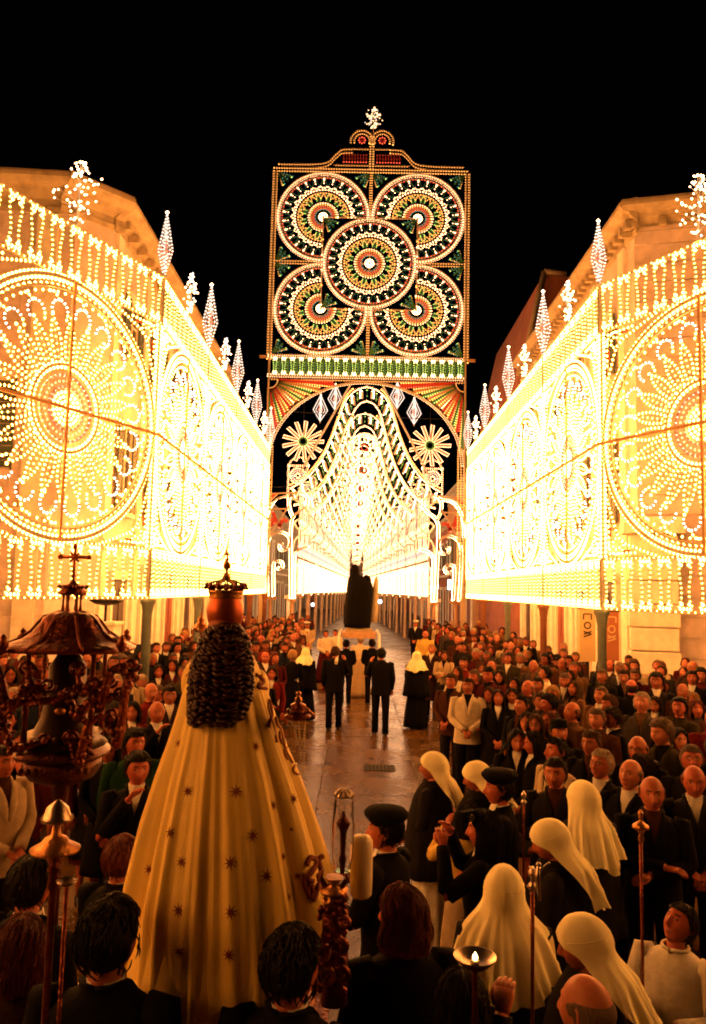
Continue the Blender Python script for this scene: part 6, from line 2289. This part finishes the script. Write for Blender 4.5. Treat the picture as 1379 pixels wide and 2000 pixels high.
# ---- faces of the right-hand crowd, surveyed from the photograph
Z4 = lambda x, y: (820 + x / 2.467, 1200 + y / 2.467)
Z6 = lambda x, y: (890 + x / 2.82, 800 + y / 2.82)
Z1 = lambda x, y: (x / 3.94, 1050 + y / 3.94)
Z2 = lambda x, y: (330 + x / 3.94, 1050 + y / 3.94)
m_, w_ = False, True
A_ = [  # x, y, female, hair, colour, dress, top, extra words
    (Z4(232, 348), m_, 'short', 'dark', 'suit', 'cream', 'man in cream jacket and black shirt with clasped hands, at the kerb', dict(shirt='black', low='black')),
    (Z4(152, 322), m_, 'short', 'brown', 'suit', 'brown', 'man in brown jacket left of the man in the cream jacket, at the kerb', {}),
    (Z4(118, 200), w_, 'bob', 'brown', 'coat', 'beige', 'woman in beige coat at the kerb, further back than the cream jacket', {}),
    (Z4(212, 238), m_, 'short', 'black', 'jumper', 'red', 'black haired man in red jumper behind the brown jacket', {}),
    (Z4(180, 285), w_, 'bob', 'dark', 'coat', 'cream', 'woman in cream top between the red jumper and the cream jacket', {}),
    (Z4(338, 388), w_, 'bob', 'brown', 'coat', 'olive', 'woman in olive coat beside the man in the cream jacket', {}),
    (Z4(378, 405), w_, 'long', 'dark', 'suit', 'black', 'long haired woman in black jacket over white blouse', dict(low='black')),
    (Z4(264, 302), m_, 'short', 'grey', 'suit', 'grey', 'grey haired man behind the cream jacket', {}),
    (Z4(345, 255), m_, 'bald', 'grey', 'suit', 'brown', 'bald man in brown behind the olive coat', {}),
    (Z4(385, 300), w_, 'bob', 'dark', 'coat', 'maroon', 'woman in dark red coat with dark bob, third row', {}),
    (Z4(485, 213), m_, 'short', 'white', 'suit', 'tan', 'white haired man in tan jacket far back', {}),
    (Z4(426, 215), m_, 'short', 'dark', 'suit', 'olive', 'dark haired man in olive jacket left of the white haired one', {}),
    (Z4(456, 342), w_, 'bob', 'black', 'coat', 'maroon', 'round faced woman with black bob in dark red', {}),
    (Z4(520, 358), m_, 'bald', 'grey', 'suit', 'charcoal', 'bald man with bright forehead mid crowd', {}),
    (Z4(568, 340), m_, 'short', 'dark', 'suit', 'navy', 'dark haired man in navy next to the bright forehead', {}),
    (Z4(550, 250), m_, 'bald', 'white', 'suit', 'grey', 'old bald man in grey far back', {}),
    (Z4(602, 285), m_, 'short', 'black', 'jumper', 'cream', 'man in profile wearing a cream jumper', dict(hd=-1.6)),
    (Z4(446, 395), w_, 'bob', 'dark', 'coat', 'black', 'woman with curly dark hair in black, second row', {}),
    (Z4(490, 440), m_, 'short', 'black', 'suit', 'black', 'black haired man in black suit looking left', dict(hd=-2.2)),
    (Z4(578, 418), m_, 'short', 'brown', 'suit', 'dark brown', 'brown haired man in dark brown', {}),
    (Z4(632, 430), m_, 'thick', 'black', 'suit', 'black', 'man with thick black hair and high collar', dict(hd=-1.9)),
    (Z4(560, 532), w_, 'bob', 'brown', 'coat', 'black', 'woman with brown fringe and glasses', dict(glasses=True)),
    (Z4(518, 520), w_, 'bun', 'dark', 'coat', 'brown', 'woman with pinned up hair beside the fringe and glasses', {}),
    (Z4(620, 520), w_, 'bun', 'auburn', 'coat', 'brown', 'auburn haired woman in brown', {}),
    (Z4(740, 360), w_, 'long', 'brown', 'coat', 'tan', 'long haired woman in tan coat gazing left', dict(hd=-2.1)),
    (Z4(698, 318), m_, 'short', 'grey', 'suit', 'grey', 'grey haired man with light tie', dict(tie='cream')),
    (Z4(642, 385), w_, 'curly', 'blond', 'coat', 'brown', 'fair curly haired woman mid crowd', {}),
    (Z4(688, 240), m_, 'bald', 'dark', 'suit', 'brown', 'balding man in brown left of the brown post', {}),
    (Z4(742, 262), m_, 'short', 'grey', 'suit', 'tan', 'man in tan with grey hair beside the brown post', {}),
    (Z4(732, 472), m_, 'bald', 'brown', 'suit', 'tan', 'balding man in tan jacket in half profile', dict(hd=-2.0)),
    (Z4(672, 568), m_, 'short', 'black', 'suit', 'black', 'man in flat black cap', dict(cap='flat')),
    (Z4(468, 607), w_, 'long', 'black', 'coat', 'black', 'young woman with long black hair near the kerb', {}),
    (Z4(556, 622), w_, 'long', 'black', 'suit', 'black', 'woman in profile with open mouth and white collar', dict(hd=-1.8)),
    (Z4(425, 672), w_, 'bob', 'black', 'suit', 'black', 'small girl in black jacket and white blouse', dict(h=1.42)),
    (Z4(655, 662), m_, 'short', 'black', 'suit', 'beige', 'black haired man in beige jacket looking sideways', dict(hd=-1.9, skin=2)),
    (Z4(655, 765), m_, 'short', 'dark', 'suit', 'charcoal', 'man with deep set eyes and small badge facing us, behind the tall veil', dict(yaw=.1)),
    (Z4(830, 622), m_, 'short', 'brown', 'suit', 'black', 'long faced brown haired man in leather jacket', {}),
    (Z4(856, 505), m_, 'short', 'grey', 'suit', 'brown', 'round faced grey haired man in brown jacket', {}),
    (Z4(878, 300), m_, 'short', 'grey', 'suit', 'black', 'grey haired man in front of the grey post', {}),
    (Z4(872, 392), m_, 'short', 'grey', 'suit', 'tan', 'grey haired man in tan, half turned', dict(hd=-2.3)),
    (Z4(922, 432), m_, 'short', 'brown', 'suit', 'brown', 'man in profile beside the grey haired man in tan', dict(hd=-1.6)),
    (Z4(915, 250), m_, 'bald', 'dark', 'suit', 'brown', 'man at the foot of the rusticated pier', {}),
    (Z4(962, 262), m_, 'short', 'white', 'suit', 'grey', 'white haired man at the foot of the rusticated pier', {}),
    (Z4(985, 300), m_, 'short', 'dark', 'suit', 'black', 'dark haired man below the rusticated pier', {}),
    (Z4(1020, 352), m_, 'bald', 'dark', 'coat', 'black', 'bald man in black turned away from us near the pier', dict(hd=.3)),
    (Z4(935, 500), m_, 'thick', 'dark', 'suit', 'black', 'dark haired man in profile with white collar', dict(hd=-1.6)),
    (Z4(1140, 322), m_, 'thick', 'black', 'suit', 'charcoal', 'black haired man standing tall before the stone pier', dict(h=1.84)),
    (Z4(1135, 435), w_, 'bob', 'dark', 'coat', 'olive', 'woman in olive checked coat below the tall man', {}),
    (Z4(1268, 372), m_, 'bald', 'white', 'suit', 'brown', 'old bald man at the right edge', {}),
    (Z4(1312, 310), m_, 'thick', 'black', 'suit', 'black', 'dark man in black suit and white collar at the right edge', {}),
    (Z4(1250, 450), m_, 'thick', 'black', 'jumper', 'olive', 'bearded looking man in patterned olive jumper, right side', dict(hd=-2.2)),
    (Z4(1168, 580), w_, 'long', 'black', 'coat', 'black', 'woman with long black hair and patterned scarf', {}),
    (Z4(1247, 605), w_, 'long', 'black', 'coat', 'black', 'young woman with oval face and long black hair, right side', dict(skin=0)),
    (Z4(1052, 650), m_, 'bald', 'brown', 'suit', 'black', 'bald man with sunglasses looking down', dict(glasses=True)),
    (Z4(874, 725), m_, 'short', 'white', 'suit', 'black', 'white haired man in glasses, black suit and white shirt', dict(glasses=True)),
    (Z4(1015, 775), m_, 'bald', 'grey', 'suit', 'black', 'bald man in open white shirt and black jacket', dict(hd=-2.3)),
    (Z4(1082, 742), w_, 'bun', 'dark', 'coat', 'tan', 'woman in glasses in profile behind the open white shirt', dict(hd=-1.6, glasses=True)),
    (Z4(1118, 862), m_, 'bald', 'black', 'suit', 'black', 'bald man with moustache in the front of the right crowd', {}),
    (Z4(1310, 700), m_, 'short', 'grey', 'suit', 'charcoal', 'grey haired man in glasses at the right edge', dict(glasses=True)),
    (Z4(1320, 800), m_, 'bald', 'grey', 'suit', 'charcoal', 'bald man in open pale shirt at the right edge', {}),
    (Z4(1338, 460), w_, 'bob', 'auburn', 'coat', 'brown', 'auburn woman half cut by the right edge', {}),
]
SIDE_R = 'right crowd: '
for (px, py), fem, hair, hc, dress, topc, lab, ex in A_:
    ex = dict(ex)
    hd = ex.pop('hd', None)
    h = ex.pop('h', 1.60 if fem else 1.72)
    p_ = headat(px, py, h)
    if hd is None: hd = P + rnd.uniform(.15, .75)
    else: hd = hd
    person(p_.x, p_.y, hd, lab, h=h, fem=fem, hair=hair, hc=hc, dress=dress, top=topc, pitch=rnd.choice((-.12, 0, .16)), pose=rnd.choice(('clasp', 'side', 'clasp', 'cross')), skin=ex.pop('skin', rnd.randrange(4)),
           seed=rnd.randrange(4), yaw=ex.pop('yaw', rnd.choice((-.25, 0, .2))), **({'low': 'charcoal', 'shirt': 'white' if 'white' in lab or 'pale' in lab or 'light tie' in lab else rnd.choice(('tan', 'grey', 'black', 'white', 'brown'))} | ex))
B_ = [
    (Z1(1200, 850), m_, 'short', 'dark', 'suit', 'black', 'man in black left of the green post gap, furthest left pair'),
    (Z1(1278, 845), m_, 'short', 'brown', 'suit', 'charcoal', 'fair faced man in charcoal right of the green post'),
    (Z1(1370, 800), m_, 'thick', 'black', 'suit', 'black', 'black haired man between the green post and the statue'),
    (Z1(1218, 1035), w_, 'bob', 'dark', 'coat', 'dark brown', 'woman in dark brown just right of the green post'),
    (Z1(1330, 990), w_, 'long', 'dark', 'coat', 'maroon', 'woman in dark red left of the statue sleeve'),
    (Z1(1160, 1190), m_, 'bald', 'grey', 'jumper', 'red', 'bald man in red jumper at the foot of the green post'),
    (Z1(1205, 1345), m_, 'bald', 'white', 'suit', 'black', 'bald old man in black with raised hand, left of the gold cape'),
    (Z1(900, 1350), m_, 'short', 'dark', 'jumper', 'maroon', 'man in dark red between the canopy and the bald men'),
    (Z1(1022, 1345), w_, 'bob', 'black', 'coat', 'red', 'woman with black bob in red'),
    (Z1(895, 1475), m_, 'short', 'brown', 'jumper', 'maroon', 'young man in dark red right of the canopy pedestal'),
    (Z1(1305, 1215), m_, 'short', 'black', 'suit', 'dark brown', 'black haired man close to the upper left edge of the cape'),
    (Z1(850, 1640), w_, 'long', 'black', 'suit', 'black', 'long haired girl in black with pale collar'),
    (Z1(1035, 1580), m_, 'thick', 'black', 'jumper', 'green', 'boy with black fringe and green collar'),
    (Z1(1058, 1778), m_, 'thick', 'black', 'suit', 'black', 'black haired man in black holding his hand to his mouth'),
    (Z1(55, 1400), m_, 'short', 'dark', 'jumper', 'maroon', 'man in dark red at the left edge'),
    (Z1(160, 1590), w_, 'bun', 'dark', 'coat', 'dark brown', 'woman with bright cheek in profile near the left edge'),
    (Z1(190, 1730), w_, 'bob', 'dark', 'coat', 'maroon', 'woman in patterned dark red just above the beige jacket'),
    (Z1(745, 1560), w_, 'bob', 'dark', 'coat', 'maroon', 'half hidden woman right of the canopy pedestal'),
    (Z2(60, 850), m_, 'thick', 'black', 'suit', 'charcoal', 'dark haired man directly left of the curls'),
    (Z2(690, 740), w_, 'bob', 'auburn', 'coat', 'red', 'auburn woman in red close right of the curls'),
    (Z2(740, 925), m_, 'bald', 'dark', 'suit', 'brown', 'round headed man in brown right of the cape shoulder'),
    (Z2(790, 1050), w_, 'bob', 'dark', 'coat', 'red', 'woman in red pressed against the cape edge'),
    (Z2(868, 800), w_, 'curly', 'blond', 'coat', 'brown', 'fair curly woman behind the dark coated group'),
    (Z2(955, 775), m_, 'bald', 'white', 'suit', 'tan', 'bald man in tan behind the blond woman'),
    (Z2(930, 700), m_, 'short', 'grey', 'suit', 'maroon', 'grey haired man in dark red further back'),
    (Z2(1025, 800), w_, 'bob', 'brown', 'coat', 'cream', 'woman in cream right behind the white veil'),
    (Z2(840, 640), m_, 'short', 'dark', 'suit', 'dark brown', 'tall dark haired man far back'),
]
for (px, py), fem, hair, hc, dress, topc, lab in B_:
    h = 1.6 if fem else 1.72
    p_ = headat(px, py, h)
    pose = 'mouth' if 'mouth' in lab or 'raised hand' in lab else rnd.choice(('clasp', 'side'))
    person(p_.x, p_.y, P - rnd.uniform(.1, .7), 'left crowd ' + lab if not lab.startswith(('man', 'woman', 'boy')) else lab + ', in the left crowd', h=h, fem=fem, hair=hair, hc=hc, dress=dress, top=topc, pose=pose, skin=rnd.randrange(4), seed=rnd.randrange(4), yaw=rnd.choice((-.25, 0, .25)))

# ---- the rest of the crowd, standing wherever there is room
def lin(y, pts): return float(np.interp(y, [p_[0] for p_ in pts], [p_[1] for p_ in pts]))


R_edge = [(4.6, 1.7), (6, 1.35), (9, 1.5), (11, 1.75), (16, 2.35), (22, 2.75), (30, 3.1), (37, 3.2)]
L_edge = [(4.2, -1.6), (6.5, -1.45), (10, -1.35), (14, -1.45), (19, -1.6), (25, -1.9), (37, -2.2)]
ORDN = ['', 'second ', 'third ', 'fourth ', 'fifth ', 'sixth ', 'seventh ', 'eighth ', 'ninth ', 'tenth ', 'eleventh ', 'twelfth ', 'thirteenth ', 'fourteenth ', 'fifteenth ', 'sixteenth ']
cr2 = random.Random(77)
fill = []
y = 4.9
while y < 36:
    step = .62 + y * .008
    for side in (1, -1):
        x0 = lin(y, R_edge if side > 0 else L_edge)
        x1 = (6.3 if y > 17 else 7.4) if side > 0 else (-5.9 if y > 17 else -6.6)
        if side < 0 and y < 5.2: continue
        x = x0 + side * cr2.uniform(.05, .3)
        while (x < x1) if side > 0 else (x > x1):
            xx, yy = x + cr2.uniform(-.08, .08), y + cr2.uniform(-.2, .2)
            u_, v_ = img((xx, yy, 1.6))
            if (side > 0 and ((u_ > 1100 and v_ > 1600) or v_ > 1640)) or (side < 0 and v_ > 1500):
                x += side * .6
                continue
            if -20 < u_ < 1400 and v_ < 1990:
                fill.append((xx, yy, side, u_))
            x += side * cr2.uniform(.52, .66) * (1 + max(0, y - 20) * .015)
    y += step
posts_xy = [(XL, Y0 + k * BW) for k in range(5)] + [(XR, Y0 + k * BW) for k in range(5)]
done = []
tops = ['charcoal', 'black', 'navy', 'brown', 'dark brown', 'maroon', 'olive', 'grey', 'tan', 'red', 'beige', 'black', 'dark brown', 'maroon']
nfill = 0
for (x, y_, side, u_) in fill:
    if any(hypot(x - a_, y_ - b__) < .47 + .004 * y_ for a_, b__ in people): continue
    if any(hypot(x - a_, y_ - b__) < .4 for a_, b__ in posts_xy): continue
    if side < 0 and hypot(x - oc.x, y_ - YO) < .8: continue
    if side > 0 and x > 5.2 and y_ > 18.2: continue
    if side > 0 and 860 < u_ < 990 and y_ < 11.2 and img((x, y_, 1.6))[1] > 1330 and img((x, y_, 1.6))[1] < 1460: continue
    if side < 0 and x < -5.3 and y_ > 16.5: continue
    fem = cr2.random() < .42
    hc = cr2.choice(('dark', 'black', 'dark', 'brown', 'grey', 'grey', 'white') if not fem else ('dark', 'black', 'brown', 'auburn', 'blond', 'dark'))
    hair = cr2.choice(('short', 'short', 'thick', 'short', 'bald')) if not fem else cr2.choice(('bob', 'bob', 'long', 'curly', 'bun'))
    topc = cr2.choice(tops)
    dress = cr2.choice(('suit', 'suit', 'jumper')) if not fem else cr2.choice(('coat', 'coat', 'jumper'))
    hd = P + side * cr2.uniform(.05, .8)
    who = {'bald': 'balding'}.get(hair, {'long': 'long haired', 'curly': 'curly haired', 'bun': 'pinned haired', 'bob': 'bob haired', 'thick': 'thick haired', 'short': 'short haired'}.get(hair))
    hn = {'dark': 'dark', 'black': 'black', 'brown': 'brown', 'grey': 'grey', 'white': 'white', 'auburn': 'auburn', 'blond': 'blond'}[hc]
    zone = ('near', 'middle', 'back', 'far')[0 if y_ < 9 else 1 if y_ < 15 else 2 if y_ < 22 else 3]
    done.append((x, y_, side, fem, hair, hc, dress, topc, hd, who, hn, zone, u_))
MAXP = 298
done.sort(key=lambda q_: q_[1])
n_ok = MAXP - len(people)
far_done, done = done[n_ok:], done[:n_ok]
seen = {}
for d_ in sorted(done, key=lambda q_: q_[12]):
    (x, y_, side, fem, hair, hc, dress, topc, hd, who, hn, zone, u_) = d_
    base = f'{who} {hn}-haired {"woman" if fem else "man"}' if hair == 'bald' else f'{hn} {who} {"woman" if fem else "man"}'
    base = base.replace('balding ', 'balding ').replace('haired-haired', 'haired')
    key = f'{base} in {topc} {dress}, {zone} {"right" if side > 0 else "left"} crowd'
    n_ = seen.get(key, 0); seen[key] = n_ + 1
    lab = key if n_ == 0 else (ORDN[min(n_, 15)] + key + ', from the left')
    nfill += 1
    person(x, y_, hd, lab, h=cr2.uniform(1.56, 1.84) - (.1 if fem else 0), fem=fem, hair=hair, hc=hc, dress=dress, top=topc, low='charcoal', pose=cr2.choice(('clasp', 'side', 'clasp', 'cross')), skin=cr2.randrange(4), seed=cr2.randrange(4),
           yaw=cr2.choice((-.35, 0, .35)), pitch=cr2.choice((-.14, .03, .2)), glasses=cr2.random() < .12, shirt=cr2.choice(('white', 'grey', 'tan', 'black', 'brown', 'black')), group='onlookers in the crowd')
# the rest, furthest off, is one mass
def join_mass(name, rows_, label):
    V, F, MI, mats_ = [], [], [], []
    nv = 0

    def mi_of(m):
        if m not in mats_: mats_.append(m)
        return mats_.index(m)
    src = {}
    for (x, y_, side, fem, hair, hc, dress, topc, hd, who, hn, zone, u_) in rows_:
        h = cr2.uniform(1.58, 1.8) / 1.72
        pose, yw = cr2.choice(('clasp', 'side')), cr2.choice((-.25, .25))
        items = [(body_mesh(pose, yw, 0, fem), [SKIN[cr2.randrange(4)], EYE_W, EYE_D, LIPS, HAIRS[hc]]), (hair_mesh(hair, yw, 0, 0), [HAIRS[hc]]), (jacket_mesh(pose, dress, fem), [CL[topc]]), (trouser_mesh(), [CL['charcoal']])]
        if dress != 'jumper': items.append((shirt_mesh(), [CL[cr2.choice(('white', 'cream', 'tan'))]]))
        ca, sa = cos(-hd) * h, sin(-hd) * h
        for me, ml in items:
            if me.name not in src:
                co = np.empty(len(me.vertices) * 3, np.float32); me.vertices.foreach_get('co', co)
                src[me.name] = (co.reshape(-1, 3), [tuple(p_.vertices) for p_ in me.polygons], [p_.material_index for p_ in me.polygons])
            co, ff, mm = src[me.name]
            V.append(np.stack([co[:, 0] * ca - co[:, 1] * sa + x, co[:, 0] * sa + co[:, 1] * ca + y_, co[:, 2] * h], 1))
            F.extend([tuple(i + nv for i in f) for f in ff])
            ids = [mi_of(m) for m in ml]
            MI.extend([ids[k] for k in mm])
            nv += len(co)
    me = D.meshes.new(name)
    me.from_pydata(np.concatenate(V).tolist(), [], F)
    for m in mats_: me.materials.append(m)
    me.polygons.foreach_set('material_index', MI)
    me.polygons.foreach_set('use_smooth', [True] * len(MI))
    tag(link(name, me), label, 'crowd', None, 'stuff')


if far_done: join_mass('crowd', far_done, 'distant onlookers packed along both sides of the street near the tower')
print('mass', len(far_done))
print('people', len(people), 'filled', nfill)
